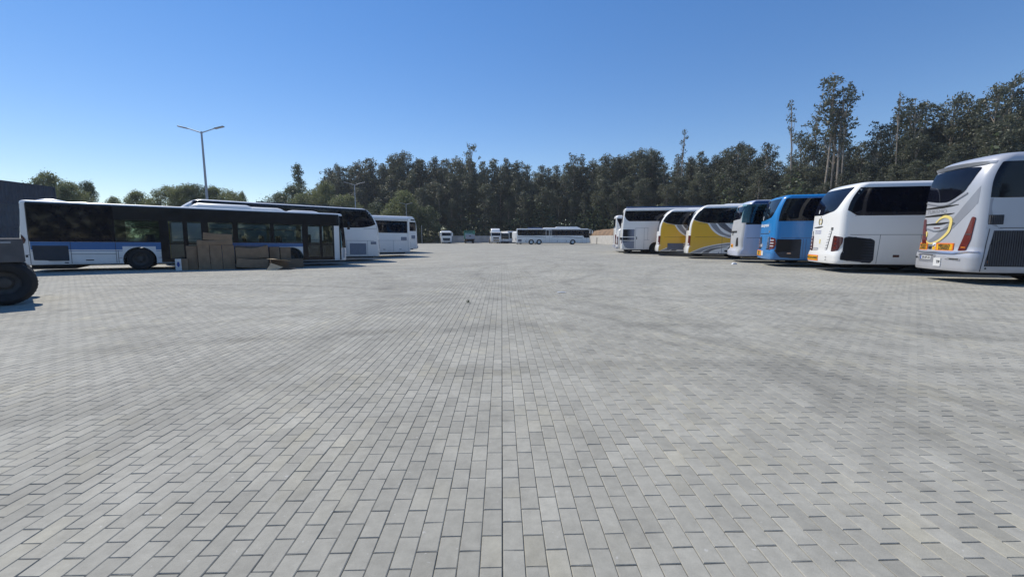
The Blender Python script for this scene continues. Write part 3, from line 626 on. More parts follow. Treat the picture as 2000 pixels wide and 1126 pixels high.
def grey_white_coach():
    h = R(-12.5); L = 12.2; H = 3.6
    root = place_root('coach', corner_origin(1634, 17.0, h), h, L, 'white coach with round emblem on its rear, between the silver and the blue coach', 'coach', GR_R)
    bf = bumper_fn(.07, .74)
    sh = Shell(L, H, b=.34, rear=lambda z: bf(z)+.035*max(0, z-.9)+.55*max(0, (z-2.3)/1.3)**2.2, rr=.26, rt=.17, bulge=.10, tumble=.02, root=root)
    sh.body(M['warm_white'], arches=(3.55,)); wheel(root, 3.55, -1, 2.55); wheel(root, 3.55, 1, 2.55)
    sh.end(rounded([(1.10, 2.38), (.2, 2.36), (-.72, 2.52), (-.93, 2.9), (-1.02, 3.42), (1.02, 3.42)], [.06, .1, .25, .2, .05, .05]), M['glass'], 'rear_window')
    sh.end(rect(.5, .56, 2.45, 2.60), M['text_white'], 'window_sticker', out=.012)
    ring = [(.30+.13*math.cos(a), 2.10+.15*math.sin(a)) for a in np.linspace(0, 2*math.pi, 28)]
    f = sh.fend(False); mb = MB()
    for k, (a0, a1, w_) in enumerate([(R(-75), R(75), .028), (R(105), R(255), .024)]):
        vs = []; n = 14
        for i in range(n+1):
            a = a0+(a1-a0)*i/n; wd = w_*math.sin(math.pi*(i+.5)/(n+1))
            for r_ in (-wd, wd): vs.append(f(.30+(.14+r_)*math.cos(a), 2.10+(.16+r_)*math.sin(a), .012))
        mb.add(vs, [(2*i, 2*i+1, 2*i+3, 2*i+2) for i in range(n)])
    e = mb.ob('round_emblem', M['text_black'], root); 
    mb = MB(); vs = []; n = 24
    for i in range(n+1):
        a = 2*math.pi*i/n
        for r_ in (.075, .10): vs.append(f(.30+r_*math.cos(a), 2.10+r_*1.15*math.sin(a), .012))
    mb.add(vs, [(2*i, 2*i+1, 2*i+3, 2*i+2) for i in range(n)]); mb.ob('gold_ring', M['swirl'], e)
    sh.end([(.30+.022*math.cos(a), 2.305+.022*math.sin(a)) for a in np.linspace(0, 6.28, 10)[:-1]], M['under'], 'camera_eye', out=.015)
    sh.end(smooth_line([(.92, 1.86), (.5, 1.89), (.05, 1.90)], 3)+smooth_line([(.05, 1.885), (.3, 1.83), (.75, 1.83)], 3), M['under'], 'handle_slot')
    sh.lettering('TOTO DAST', .095, .42, 1.69, M['text_blue'], 'rear', out=.012, stretch=1.1); sh.lettering('TOTA GAST', .095, .42, 1.60, M['text_blue'], 'rear', out=.012, stretch=1.1)
    sh.end(rect(-.72, -.58, 1.72, 1.84, .02), M['chrome'], 'badge', out=.01)
    sh.end(rect(.12, .20, 1.16, 1.34), M['swirl'], 'small_sticker', out=.01); sh.lettering('OU4', .08, 1.02, 1.18, M['text_black'], 'rear', out=.012)
    for s in (-1, 1):
        a = [(s*.26, .93), (s*.40, .90), (s*.64, 1.62), (s*.46, 1.70), (s*.30, 1.2)]
        a = [(s*.28, .92), (s*.46, .92), (s*.66, 1.70), (s*.48, 1.70)]
        if s > 0: a = [(s*.84, .92), (s*.98, .92), (s*1.0, 1.70), (s*.90, 1.70)]
        sh.louvres(a, M['warm_white'], 'rear', n=12, name='engine_louvre', th=.62)
        lp = rounded([(s*.74, .80), (s*1.12, .90), (s*1.215, 1.2), (s*1.215, 1.44), (s*.80, 1.50)], .06)
        t = sh.end(lp, M['smoke_light'], 'tail_light', out=.016)
        for k in range(3): sh.end([(s*.97+.07*math.cos(q), 1.0+.17*k+.055*math.sin(q)) for q in np.linspace(0, 6.28, 14)[:-1]], M['red_light'], 'lamp_lens', out=.022, parent=t)
    sh.end(rect(.24, .78, .80, .98, .03), M['grille_light'], 'plate_recess', out=.004); p = sh.end(rect(.28, .74, .83, .93), M['plate'], 'number_plate', out=.01); sh.lettering('95-OU-48', .085, .51, .88, M['text_black'], 'rear', out=.016, parent=p)
    long_vehicle_sign(sh, .04, 1.10, .42, .66, ['VEICULO LONGO'], .125)
    sh.lettering('80', .08, -.55, .60, M['text_black'], 'rear'); sh.lettering('80', .08, -.55, .49, M['text_black'], 'rear')
    gl = rounded([(.66, 2.28), (L-.9, 2.28), (L-.9, 3.38), (.30, 3.38), (.28, 2.54)], [.05, .02, .02, .12, .08])
    for s in (-1, 1):
        sh.side(gl, M['glass'], 'side_window', s)
    sh.louvres(rounded([(.20, .52), (1.25, .40), (1.36, .52), (1.36, 1.28), (1.25, 1.36), (.42, 1.46), (.20, 1.36)], .05), M['grille'], n=17)
    sh.seams([((.03, .40), (.12, 2.27)), ((-.1+.1, 2.27), (.64, 2.27)), ((.1, 1.53), (L-.4, 1.53)), ((1.46, .38), (1.53, 1.53)), ((2.92, .38), (2.92, 1.53)), ((2.92, 1.2), (3.3, 1.2)), ((.42, 3.44), (.42, 3.58))], m=M['seam_soft'])
    sh.side(rect(2.02, 2.24, .64, .74, .02), M['smoke_light'], 'side_reflector'); sh.side(rect(-.0+.02, .06, .55, .68), M['under'], 'latch')
    mb = MB(); mb.box(.4, L-.3, -1.1, 1.1, .28, .40); mb.box(2, 2.7, -.8, .8, .2, .32); mb.ob('chassis', M['under'], root)
grey_white_coach()

def blue_coach():
    h = R(-17); L = 12; H = 3.45
    root = place_root('coach', corner_origin(1506, 20.6, h), h, L, 'bright blue coach with white lettering and red and white tail lights', 'coach', GR_R)
    bf = bumper_fn(.06, .8)
    sh = Shell(L, H, b=.33, rear=lambda z: bf(z)+.03*max(0, z-.9)+.35*max(0, (z-2.2)/1.3)**2, rr=.24, rt=.16, bulge=.09, root=root)
    sh.body(M['blue'], arches=(3.3,)); wheel(root, 3.3, -1, 2.55); wheel(root, 3.3, 1, 2.55)
    sh.end(rounded([(1.14, 2.26), (.3, 2.28), (-.68, 2.40), (-.94, 2.75), (-1.02, 3.30), (1.10, 3.30)], [.05, .1, .2, .2, .05, .05]), M['glass'], 'rear_window')
    sh.end(rect(.55, .62, 2.3, 2.5), M['text_white'], 'window_sticker', out=.012)
    sh.lettering('tele.expresso', .25, .22, 2.04, M['text_white'], 'rear', bold=.006, out=.012, stretch=1.05)
    sh.end([(.9, 1.60), (-.55, 1.60), (-.55, 1.63), (.9, 1.63)], M['under'], 'handle_slot'); sh.end(rect(-.68, -.54, 1.66, 1.76), M['chrome'], 'badge', out=.01)
    for s in (-1, 1):
        a = [(s*.42, .82), (s*.74, .82), (s*.74, 1.48), (s*.50, 1.42)]
        sh.louvres(a, M['chrome'] if s < 0 else M['grille'], 'rear', n=10, name='engine_louvre', th=.5)
        t = sh.end(rounded([(s*.80, .80), (s*1.17, .86), (s*1.235, 1.1), (s*1.20, 1.38), (s*.88, 1.44)], .07), M['red_light'], 'tail_light', out=.02)
        for z in (.98, 1.12, 1.26): sh.end(rect(*sorted((s*.88, s*1.16)), z, z+.045, .02), M['clear_light'], 'lamp_lens', out=.028, parent=t)
    sh.end(rounded([(.85, .92), (.25, .92), (.25, 1.10), (.7, 1.12)], .03), M['grille_light'], 'plate_recess', out=.006); sh.end(rect(.35, .75, .95, 1.05), M['plate'], 'number_plate', out=.012)
    long_vehicle_sign(sh, .14, 1.08, .48, .76, ['VEICULO', 'LONGO'], .11); sh.end(rect(-.16, .12, .50, .74), M['plate'], 'white_sign', out=.012)
    for s in (-1, 1):
        sh.side(rounded([(.10, 2.20), (L-.9, 2.20), (L-.9, 3.27), (.14, 3.27)], .03), M['glass'], 'side_window', s)
    sh.side([(.13, 2.20), (.15, 2.20), (.15, 3.27), (.13, 3.27)], M['seam'], 'window_edge', out=.009)
    g = sh.louvres(rounded([(.42, .46), (1.28, .42), (1.30, 1.32), (.10, 1.34), (.12, .86)], [.12, .03, .03, .03, .2]), M['grille'], n=22, th=.8)
    sh.side(rect(.72, .88, .64, .67), M['chrome'], 'grille_badge', out=.03, parent=g)
    sh.seams([((.05, 1.68), (-.0+.0, 1.68+.02)), ((1.38, .4), (1.38, 1.35)), ((1.5, .4), (1.5, 1.35)), ((.05, 1.40), (L-.4, 1.40)), ((.02, .4), (.05, 3.2))], m=M['navy'])
    sh.end(rect(-1.05, -.3, 3.38, 3.40), M['navy'], 'spoiler_line', out=.01)
    mb = MB(); mb.box(.4, L-.3, -1.1, 1.1, .28, .40); mb.ob('chassis', M['under'], root)
    roof_pod(root, 2.5, 5.5, 1.9, H, .12, 'blue')
blue_coach()

def minicoach():
    h = R(-15); L = 9.5; H = 3.5
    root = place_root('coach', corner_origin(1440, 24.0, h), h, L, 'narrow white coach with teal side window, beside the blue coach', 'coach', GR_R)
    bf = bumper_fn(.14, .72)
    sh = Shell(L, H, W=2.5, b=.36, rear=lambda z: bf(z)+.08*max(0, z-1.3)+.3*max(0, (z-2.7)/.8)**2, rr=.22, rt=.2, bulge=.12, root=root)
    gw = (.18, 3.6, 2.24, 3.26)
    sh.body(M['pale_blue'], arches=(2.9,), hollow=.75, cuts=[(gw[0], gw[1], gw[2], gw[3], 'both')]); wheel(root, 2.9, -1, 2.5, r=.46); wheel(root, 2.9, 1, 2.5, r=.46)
    sh.end(rounded([(1.05, 2.42), (-.70, 2.48), (-.95, 3.20), (1.0, 3.20)], .1), M['glass'], 'rear_window')
    sh.end(rect(-.40, 1.0, 1.74, 1.80, .02), M['under'], 'grab_handle', out=.06); sh.end(rect(.28, .36, 1.55, 1.74), M['under'], 'wiper_arm', out=.03)
    sh.end(rounded([(-.45, .9), (-.80, .95), (-.72, 1.42), (-.52, 1.38)], .05), M['under'], 'tail_light', out=.02); sh.end(rounded([(.95, .9), (1.08, .95), (1.1, 1.42), (.98, 1.38)], .03), M['red_light'], 'tail_light', out=.02)
    long_vehicle_sign(sh, .05, .62, .80, 1.02, ['VEICULO'], .10)
    sh.side(rect(.1, 3.9, 3.27, 3.46, .02), M['navy'], 'blue_roof_band', out=.005)
    for s in (-1, 1):
        fr = sh.side(rect(.08, .18, 2.16, 3.27), M['black'], 'window_frame', s, out=.007); sh.side(rect(.18, 3.7, 2.16, 2.24), M['black'], 'window_frame', s, out=.007)
        mb = MB(); y = 1.235*s; mb.box(gw[0], gw[1], y-.004, y+.004, gw[2], gw[3]); mb.ob('side_window', M['teal_glass'], root)
    for k in range(4):
        for y in (-.85, -.35, .35, .85):
            mb = MB(); x = .7+k*.8; mb.box(x, x+.42, y-.2, y+.2, 1.5, 1.75, bev=.04); mb.box(x-.02, x+.12, y-.2, y+.2, 1.7, 2.55, bev=.05); mb.box(x, x+.1, y-.12, y+.12, 2.52, 2.72, bev=.04)
            mb.ob('seat', M['seat'], root, True)
    sh.side([(1.05, .40), (3.5, .40), (3.5, .95), (1.6, 1.0)], M['navy'], 'blue_skirt_panel', out=.004)
    sh.seams([((.04, .4), (.04, 3.3)), ((.1, 1.40), (L-.3, 1.40)), ((.1, 2.15), (L-.3, 2.15))])
    sh.side(rect(.08, .24, .80, .84), M['seam'], 'door_handle')
    mb = MB(); mb.box(.4, L-.3, -1.05, 1.05, .28, .44); mb.ob('chassis', M['under'], root)
minicoach()

def yellow_coach(px, d, h, H, lbl, vents, dz=0):
    L = 12
    root = place_root('coach', corner_origin(px, d, h), h, L, lbl, 'coach', GR_R, dz)
    bf = bumper_fn(.08, .72)
    sh = Shell(L, H, b=.33, rear=lambda z: bf(z)+.03*max(0, z-.8)+.85*max(0, (z-1.9)/(H-1.9))**2.4, rr=.2, rt=.2, bulge=.07, root=root)
    sh.body(M['warm_white'], arches=(3.1,)); wheel(root, 3.1, -1, 2.55); wheel(root, 3.1, 1, 2.55)
    k = H-3.58
    top = [(1.02, 3.36+k), (.62, 3.1+k), (.36, 2.72+k)]
    g = [(.34, 2.66+k)]+smooth_line([(.34, 2.66+k), (.7, 2.50+k), (1.3, 2.38+k), (2.0, 2.36+k)], 4)[1:]+[(L-1, 2.36+k), (L-1, 3.36+k), (1.0, 3.36+k)]+smooth_line([(1.0, 3.36+k), (.68, 3.10+k), (.46, 2.86+k), (.34, 2.66+k)], 4)[1:-1]
    yel = smooth_line([(.32, 2.64+k), (.7, 2.48+k), (1.25, 2.36+k)], 4)+smooth_line([(1.30, 2.30), (1.62, 1.85), (2.15, 1.50), (3.1, 1.30), (5, 1.22)], 5)+[(5, 1.08)]+smooth_line([(5, 1.08), (3.1, 1.10), (2.05, 1.0), (1.1, .78), (.5, .52), (.16, .34)], 5)[1:]+[(.12, 1.2), (.2, 2.0)]
    b1 = [(1.40, 2.35+k), (1.76, 2.35+k)]+smooth_line([(1.76, 2.34), (2.25, 1.74), (3.1, 1.52), (5, 1.42)], 5)+smooth_line([(5, 1.32), (3.1, 1.40), (2.2, 1.58), (1.72, 1.92), (1.42, 2.30)], 5)
    b2 = [(1.86, 2.35+k), (2.32, 2.35+k)]+smooth_line([(2.34, 2.33), (2.7, 1.98), (3.2, 1.76), (5, 1.66)], 5)+smooth_line([(5, 1.50), (3.2, 1.58), (2.55, 1.78), (2.1, 2.08), (1.88, 2.33)], 5)
    b3 = smooth_line([(.24, .36), (.55, .50), (1.1, .72), (2.05, .94), (3.1, 1.04), (5, 1.02)], 5)+smooth_line([(5, .90), (3.1, .92), (2.1, .84), (1.3, .62), (.9, .40)], 5)
    b4 = smooth_line([(.98, .38), (1.25, .56), (1.7, .72), (2.6, .84)], 5)+smooth_line([(2.5, .80), (1.8, .62), (1.5, .48), (1.42, .38)], 5)
    def clip(p): return p
    for s in (-1, 1):
        sh.side(g, M['glass'], 'side_window', s, out=.008)
        sh.side(yel, M['yellow'], 'yellow_livery', s, out=.003); sh.side(b1, M['grey_band'], 'grey_livery', s, out=.003)
        sh.side(b2, M['dark_band'], 'charcoal_livery', s, out=.003); sh.side(b3, M['grey_band'], 'grey_livery', s, out=.003); sh.side(b4, M['dark_band'], 'charcoal_livery', s, out=.005)
        t = sh.end(rect(*sorted((s*.98, s*1.245)), .88, 1.55, .03), M['red_light'], 'tail_light', out=.02); sh.end(rect(*sorted((s*1.02, s*1.2)), .92, 1.03), M['clear_light'], 'lamp_lens', out=.026, parent=t)
    sh.end(rounded([(1.0, 1.9), (-1.0, 1.9), (-1.0, 3.1), (1.0, 3.1)], .15), M['glass'], 'rear_window')
    sh.seams([((.10, .36), (.12, 1.6)), ((.12, 1.6), (.30, 2.6+k)), ((.2, 2.35), (1.3, 2.35)), ((.15, 1.45), (L-.4, 1.45)), ((2.2, .36), (2.2, 1.45)), ((3.0, .9), (3.0, 1.4))])
    if vents: sh.louvres(rect(.80, 1.95, .50, .98), M['grille_light'], n=6)
    else:
        sh.side([(2.5+.14*math.cos(a), .52+.06*math.sin(a)) for a in np.linspace(0, 6.28, 16)[:-1]], M['under'], 'exhaust_port'); sh.side([(2.03+.03*math.cos(a), .42+.03*math.sin(a)) for a in np.linspace(0, 6.28, 10)[:-1]], M['under'], 'latch')
    mb = MB(); mb.box(.5, L-.3, -1.1, 1.1, .26, .40); mb.ob('chassis', M['under'], root)
    roof_pod(root, 2.2, 4.2, 1.6, H, .10, 'white')
    return root
yellow_coach(1341, 28.8, R(-19), 3.58, 'larger yellow, grey and white coach with round exhaust port, beside the narrow white coach', False)
yellow_coach(1283, 33.0, R(-16), 3.6, 'smaller looking yellow and white coach with slatted side vent, behind the larger yellow one', True)

def tall_white_coach():
    h = R(-13); L = 12.5; H = 3.95
    root = place_root('coach', corner_origin(1213, 37.3, h), h, L, 'tall plain white coach with navy roof strip and grey engine panels', 'coach', GR_R)
    sh = Shell(L, H, b=.36, rear=lambda z: .02*z+.15*max(0, (z-2)/2)**2, rr=.16, rt=.12, bulge=.05, root=root)
    sh.body(M['white'], arches=(2.95,)); wheel(root, 2.95, -1, 2.55, rimm=M['rim_dark']); wheel(root, 2.95, 1, 2.55)
    mb = MB(); mb.box(.4, L-.6, -1.0, 1.0, H-.01, H+.13, bev=.05); mb.ob('roof_strip', M['navy'], root, True)
    for s in (-1, 1): sh.side(rounded([(.55, 2.82), (L-1, 2.82), (L-1, 3.72), (.18, 3.72), (.26, 3.2)], [.25, .02, .02, .03, .2]), M['glass'], 'side_window', s)
    mb = MB(); mb.box(1.0, 2.4, -1.29, -1.284, 3.15, 3.4); mb.ob('window_reflection_panel', M['grille'], root) if False else None
    sh.louvres(rect(.10, 1.12, 1.50, 2.12), M['grille_light'], n=14, th=.9); sh.louvres(rect(.10, 1.12, 1.18, 1.42), M['grille_light'], n=6, th=.9); sh.louvres(rounded([(.38, .50), (1.12, .46), (1.12, 1.12), (.12, 1.12)], [.2, .02, .02, .05]), M['grille_light'], n=12, th=.9)
    d_ = sh.side(rect(1.26, 1.90, .42, 2.20), M['white'], 'engine_door', out=.012); sh.side(rect(1.29, 1.35, 1.25, 1.48), M['under'], 'door_handle', out=.03, parent=d_)
    sh.seams([((1.22, .4), (1.22, 2.24)), ((1.22, 2.24), (2.3, 2.24)), ((1.95, .4), (1.95, 2.24)), ((2.25, 1.2), (2.25, 2.24)), ((1.95, 1.2), (2.4, 1.2)), ((.1, .4), (.1, 2.1))], m=M['seam_soft'])
    sh.side(rect(.03, .09, .62, .72), M['seam'], 'latch'); sh.end(rect(-1.2, -1.0, .9, 1.4, .03), M['red_light'], 'tail_light'); sh.end(rect(1.0, 1.2, .9, 1.4, .03), M['red_light'], 'tail_light')
    sh.end(rect(-.9, .9, 2.7, 3.6, .1), M['glass'], 'rear_window')
    mb = MB(); mb.box(-.10, .1, -1.28, -1.05, 1.2, 1.42, bev=.02); mb.ob('mirror_bracket', M['seam'], root)
    mb = MB(); mb.box(.4, L-.3, -1.1, 1.1, .28, .45); mb.box(1.9, 2.6, -1.0, 1.0, .12, .4); mb.ob('chassis', M['under'], root)
tall_white_coach()
def last_right_coach():
    h = R(-10); L = 11.5; H = 3.62
    root = place_root('coach', corner_origin(1201, 42.5, h), h, L, 'white coach with slanted dark rear side window, farthest in the right row', 'coach', GR_R)
    sh = Shell(L, H, b=.36, rear=lambda z: .05*max(0, 2.4-z)*0+.0, rr=.2, rt=.22, bulge=.08, root=root)
    sh.body(M['white'], arches=(2.9,)); wheel(root, 2.9, -1, 2.55)
    for s in (-1, 1):
        sh.side(rounded([(.55, 2.3), (L-1, 2.3), (L-1, 3.3), (.12, 3.3)], .06), M['glass'], 'side_window', s); sh.end(rect(*sorted((s*.95, s*1.2)), .75, 1.7, .04), M['red_light'], 'tail_light', out=.02)
    sh.end(rounded([(1.05, 2.35), (-.95, 2.35), (-1.1, 3.3), (1.1, 3.3)], .1), M['glass'], 'rear_window'); sh.end(rect(-1.1, 1.1, .42, .70, .05), M['grille_light'], 'bumper', out=.07)
    sh.seams([((.05, 2.2), (L-.5, 2.2)), ((.05, 1.4), (L-.5, 1.4))], m=M['seam_soft'])
last_right_coach()

def simple_profile(prof, w, m, name, root, bev=.05, y0=0):
    """(x,z) outline extruded across the width with bevelled edges"""
    bm = bmesh.new(); vs = [bm.verts.new((x, y0-w/2, z)) for x, z in prof]; f = bm.faces.new(vs)
    r = bmesh.ops.extrude_face_region(bm, geom=[f]); 
    for v in r['geom']:
        if isinstance(v, bmesh.types.BMVert): v.co.y += w
    bmesh.ops.recalc_face_normals(bm, faces=bm.faces)
    if bev: bmesh.ops.bevel(bm, geom=bm.edges[:], offset=bev, segments=3, affect='EDGES', profile=.6, clamp_overlap=True)
    me = bpy.data.meshes.new(name); bm.to_mesh(me); bm.free(); me.materials.append(m); me.shade_smooth(); me.set_sharp_from_angle(angle=R(40)); return link(name, me, root)
def panel(root, name, m, pts, th, parent=None):
    """flat panel from 3-D outline, thickened along its normal"""
    bm = bmesh.new(); vs = [bm.verts.new(p) for p in pts]; f = bm.faces.new(vs); bm.normal_update(); n = f.normal.copy()
    r = bmesh.ops.extrude_face_region(bm, geom=[f]); 
    for v in r['geom']:
        if isinstance(v, bmesh.types.BMVert): v.co += n*th
    bmesh.ops.recalc_face_normals(bm, faces=bm.faces); me = bpy.data.meshes.new(name); bm.to_mesh(me); bm.free(); me.materials.append(m); return link(name, me, parent or root)
def white_van():
    h = R(-10); root = place_root('van', corner_origin(1206, 40.2, h, W=2.0), h, 5.5, 'low white van showing red tail lights, just left of the tall white coach', 'van')
    simple_profile([(0.03, .35), (0, 1.2), (.15, 2.15), (.4, 2.3), (4.0, 2.3), (4.6, 1.45), (5.5, 1.15), (5.6, .35)], 2.0, M['white'], 'body', root, .1)
    for s in (-1, 1):
        mb = MB(); mb.box(-.03, .12, s*.86-.11, s*.86+.11, .75, 1.5, bev=.03); mb.ob('tail_light', M['red_light'], root, True)
        wheel(root, 1.1, s, 2.0, r=.34, inset=.02); wheel(root, 4.7, s, 2.0, r=.34, inset=.02)
    mb = MB(); mb.box(.45, .75, -1.01, -1.004, .5, 2.0); mb.ob('open_door_gap', M['under'], root); mb = MB(); mb.box(-.01, .05, -.35, -.15, .75, .9); mb.ob('door_handle', M['under'], root)
    mb = MB(); mb.box(-.08, .2, -.95, .95, .35, .55, bev=.04); mb.ob('bumper', M['grille_light'], root, True)
white_van()

# ------------------------------------------------------------------ left hand row
def city_bus():
    P = at(30, 17.0); Q = at(669, 24.0); hd = math.atan2(Q.y-P.y, Q.x-P.x); L = (Q-P).length+.25; H = 2.93
    n = Vector((-math.sin(hd), math.cos(hd), 0)); org = P+n*1.275
    root = place_root('city_bus', org, hd, L, 'white low floor city bus with blue stripe and cardboard boxes along its side', 'bus', GR_L)
    sh = Shell(L, H, b=.29, rear=lambda z: .06*max(0, z-1), front=lambda z: .0+.16*max(0, (z-1.0)/1.9)**1.3, rr=.14, rf=.42, rt=.10, bulge=.05, root=root)
    zb, zt = 1.26, 2.24
    W_ = [(2.95, 4.48), (6.28, 7.30), (7.48, 8.92), (9.06, 10.42)]
    cuts = [(a, b, zb+.04, zt, 'both') for a, b in W_]
    cuts += [(4.80, 5.32, .52, 2.26, 'near'), (5.50, 6.02, .52, 2.26, 'near'), (4.70, 6.1, zb+.04, zt, 'far')]
    cuts += [(10.68, 11.27, .50, 2.28, 'near'), (11.40, 11.95, .50, 2.28, 'near'), (10.68, 11.9, 1.3, 2.28, 'far')]
    sh.body(M['white'], arches=(3.72, 9.85), arch_r=.58, hollow=.42, cuts=cuts)
    for s in (-1, 1): wheel(root, 3.72, s, 2.55, rimm=M['rim_dark']); wheel(root, 9.85, s, 2.55, rimm=M['rim_dark'])
    # black cladding round the windows, in separate panels
    zs = H-.075
    for s in (-1, 1):
        sh.side(rect(.34, 2.93, zb, zs, .04), M['glass'], 'rear_side_glass', s, out=.006)
        sh.side(rect(2.93, L-.45, zt, zs), M['black'], 'roof_edge_panel', s, out=.006)
        xs = [2.93]+[v for a, b in W_[:1] for v in (a, b)]
        pil = [(2.93, 2.95), (4.48, 4.70), (6.12, 6.28), (7.30, 7.48), (8.92, 9.06), (10.42, 10.62)]
        for a, b in pil:
            z0 = .34 if (s < 0 and (a in (4.48, 6.12, 10.42))) else zb; 
            if b-a > .05: sh.side(rect(a, b, z0, zt), M['black'], 'window_pillar', s, out=.006)
        for a, b in W_:
            sh.side(rect(a, b, zb, zb+.04), M['black'], 'window_sill', s, out=.006)
            mb = MB(); y = 1.262*s; mb.box(a, b, y-.004, y+.004, zb+.04, zt); p = mb.ob('window', M['bus_glass'], root)
            mb = MB(); mb.box(a, b, y*1.003-.008, y*1.003+.008, zt-.30, zt-.275); mb.ob('window_bar', M['black'], p)
    # doors
    def door(x0, x1, leaves):
        dd = sh.side(rect(x0, x1, .34, .52), M['black'], 'door', out=.008)
        for a, b in leaves:
            mb = MB(); y = -1.262; mb.box(a, b, y-.004, y+.004, .52, 2.26); mb.ob('door_glass', M['bus_glass'], dd)
            mb = MB(); mb.box(a, b, y-.012, y+.008, 1.18, 1.23); mb.ob('door_rail', M['black'], dd)
        ed = [x0]+[v for l in leaves for v in l]+[x1]
        for a, b in zip(ed[::2], ed[1::2]): sh.side(rect(a, b, .5, 2.28), M['black'], 'door_frame', out=.008, parent=dd)
        for a in []:
            mb = MB(); mb.box(a, a+.07, -1.29, -1.266, .36, 2.27); mb.ob('door_frame', M['black'], dd)
    door(4.68, 6.14, [(4.80, 5.32), (5.50, 6.02)]); door(10.60, 12.02, [(10.68, 11.27), (11.40, 11.95)])
    for a, b in ((2.86, 2.95), (4.46, 4.70), (6.02, 6.30), (7.28, 7.50), (8.90, 9.08), (10.40, 10.70)): sh.side(rect(a, b, zb, zt), M['black'], 'window_surround', out=.009)
    # livery
    segs_n = [(.36, 4.60), (6.18, 10.45)]; segs_f = [(.36, 10.6)]
    def arch_pts(x0, x1, z0, z1):
        """stripe outline that follows the wheel arch"""
        return rect(x0, x1, z0, z1)
    for s, sg in ((-1, segs_n), (1, segs_f)):
        for x0, x1 in sg:
            sh.side(rect(x0, x1, 1.075, 1.255), M['citybus_blue'], 'blue_stripe', s, out=.004)
            cutlist = [(3.72-.57, 3.72+.57), (9.85-.57, 9.85+.57)]; xs = [x0]; parts = []
            cur = x0
            for a, b in cutlist:
                if a > x0 and b < x1: parts.append((cur, a)); cur = b
            parts.append((cur, x1))
            for a, b in parts: sh.side(rect(a, b, .93, 1.075), M['citybus_blue'], 'blue_stripe', s, out=.0042); sh.side(rect(a, b, .865, .885), M['citybus_blue'], 'thin_blue_line', s, out=.004)
    sh.seams([((2.93, .34), (2.93, 1.25)), ((1.52, .34), (1.52, 1.25)), ((1.52, .74), (2.93, .74)), ((3.0, .34), (3.0, .9)), ((.33, .34), (.33, 2.8))])
    sh.louvres(rounded([(.42, .50), (1.45, .46), (1.45, 1.10), (.40, 1.10)], .04), M['grille'], n=14, th=.9)
    sh.side(rect(1.95, 2.2, .46, .50), M['under'], 'flap_handle'); sh.side(rect(1.3, 1.42, .36, .40), M['under'], 'drain_slot')
    sh.lettering('5.500', .06, 3.05, .56, M['red_light'], 'side', out=.012); sh.lettering('7.500', .06, 4.42, .56, M['red_light'], 'side', out=.012)
    sh.side(rounded([(.01, 1.52), (.01, 1.18), (.10, 1.12), (.22, 1.20), (.26, 1.34), (.18, 1.50), (.08, 1.56)], .03), M['smoke_light'], 'tail_light', out=.02); sh.side(rect(.20, .27, .62, .72), M['seam'], 'side_reflector')
    sh.seams([((.02, .72), (.32, .72))])
    # front
    f = sh.fside(-1)
    sh.end(rounded([(-1.24, 1.02), (1.24, 1.02), (1.22, 2.80), (-1.22, 2.80)], .1), M['glass'], 'windscreen', True, out=.01)
    ws = sh.side(rounded([(L-.36, 1.02), (L-.03, 1.02), (L-.17, 2.75), (L-.42, 2.75)], .03), M['teal_glass'], 'windscreen_corner', out=.012)
    sh.side(rect(L-.44, L-.36, .34, 2.8), M['black'], 'front_pillar', out=.009)
    sh.end(rect(-1.0, 1.0, .60, .78, .04), M['grille'], 'front_grille', True, out=.012)
    for s in (-1, 1): sh.end(rect(*sorted((s*.85, s*1.13)), .66, .86, .05), M['clear_light'], 'headlight', True, out=.02)
    sh.end(rect(-.8, .8, 2.45, 2.70), M['under'], 'destination_board', True, out=.014)
    for s in (-1, 1):
        mb = MB(); mb.tube([(L-.25, s*1.15, 2.62), (L+.05, s*1.36, 2.60), (L+.06, s*1.40, 2.45)], .02, 6); mb.box(L-.02, L+.10, s*1.40-.10, s*1.40+.10, 2.05, 2.45, bev=.03); mb.ob('mirror', M['black'], root, True)
    # inside
    for k, x in enumerate((2.4, 4.0, 6.9, 7.8, 8.6, 9.4)):
        for y in (-.98, -.55, .55, .98):
            mb = MB(); mb.box(x, x+.42, y-.2, y+.2, .86, .94, bev=.03); mb.box(x-.06, x+.04, y-.2, y+.2, .9, 1.62, bev=.03); mb.ob('seat', M['seat'], root, True)
    mb = MB(); mb.box(11.0, 11.5, .3, .9, .5, 1.0, bev=.05); mb.box(10.95, 11.08, .3, .9, 1.0, 1.75, bev=.05); mb.ob('driver_seat', M['seat'], root, True)
    mb = MB(); mb.box(11.7, 12.05, .1, 1.15, .45, 1.15, bev=.04); mb.box(11.62, 11.9, -.1, .08, .45, 1.4, bev=.03); mb.ob('dashboard', M['under'], root, True)
    for x in (4.75, 6.1, 7.4, 9.0, 10.55):
        mb = MB(); mb.tube([(x, -.45, .45), (x, -.45, 2.5)], .018, 6); mb.ob('grab_pole', M['pole_yellow'], root)
    mb = MB(); mb.box(2.9, 10.5, -1.0, -.4, 2.38, 2.5); mb.box(2.9, 10.5, .4, 1.0, 2.38, 2.5); mb.ob('ceiling_duct', M['interior'], root)
    mb = MB(); mb.box(.4, L-.6, -1.1, 1.1, .24, .36); mb.box(.3, 1.6, -1.15, 1.15, .12, .30); mb.ob('chassis', M['under'], root)
    # roof equipment
    roof_pod(root, .45, 1.35, 1.5, H, .14); roof_pod(root, 5.6, 8.3, 1.9, H, .26, 'white'); roof_pod(root, 7.0, 9.7, 1.7, H, .19, 'warm_white'); roof_pod(root, 9.75, 11.4, 1.7, H, .12, 'white')
    return root, org, hd, n
CB, CBo, CBh, CBn = city_bus()

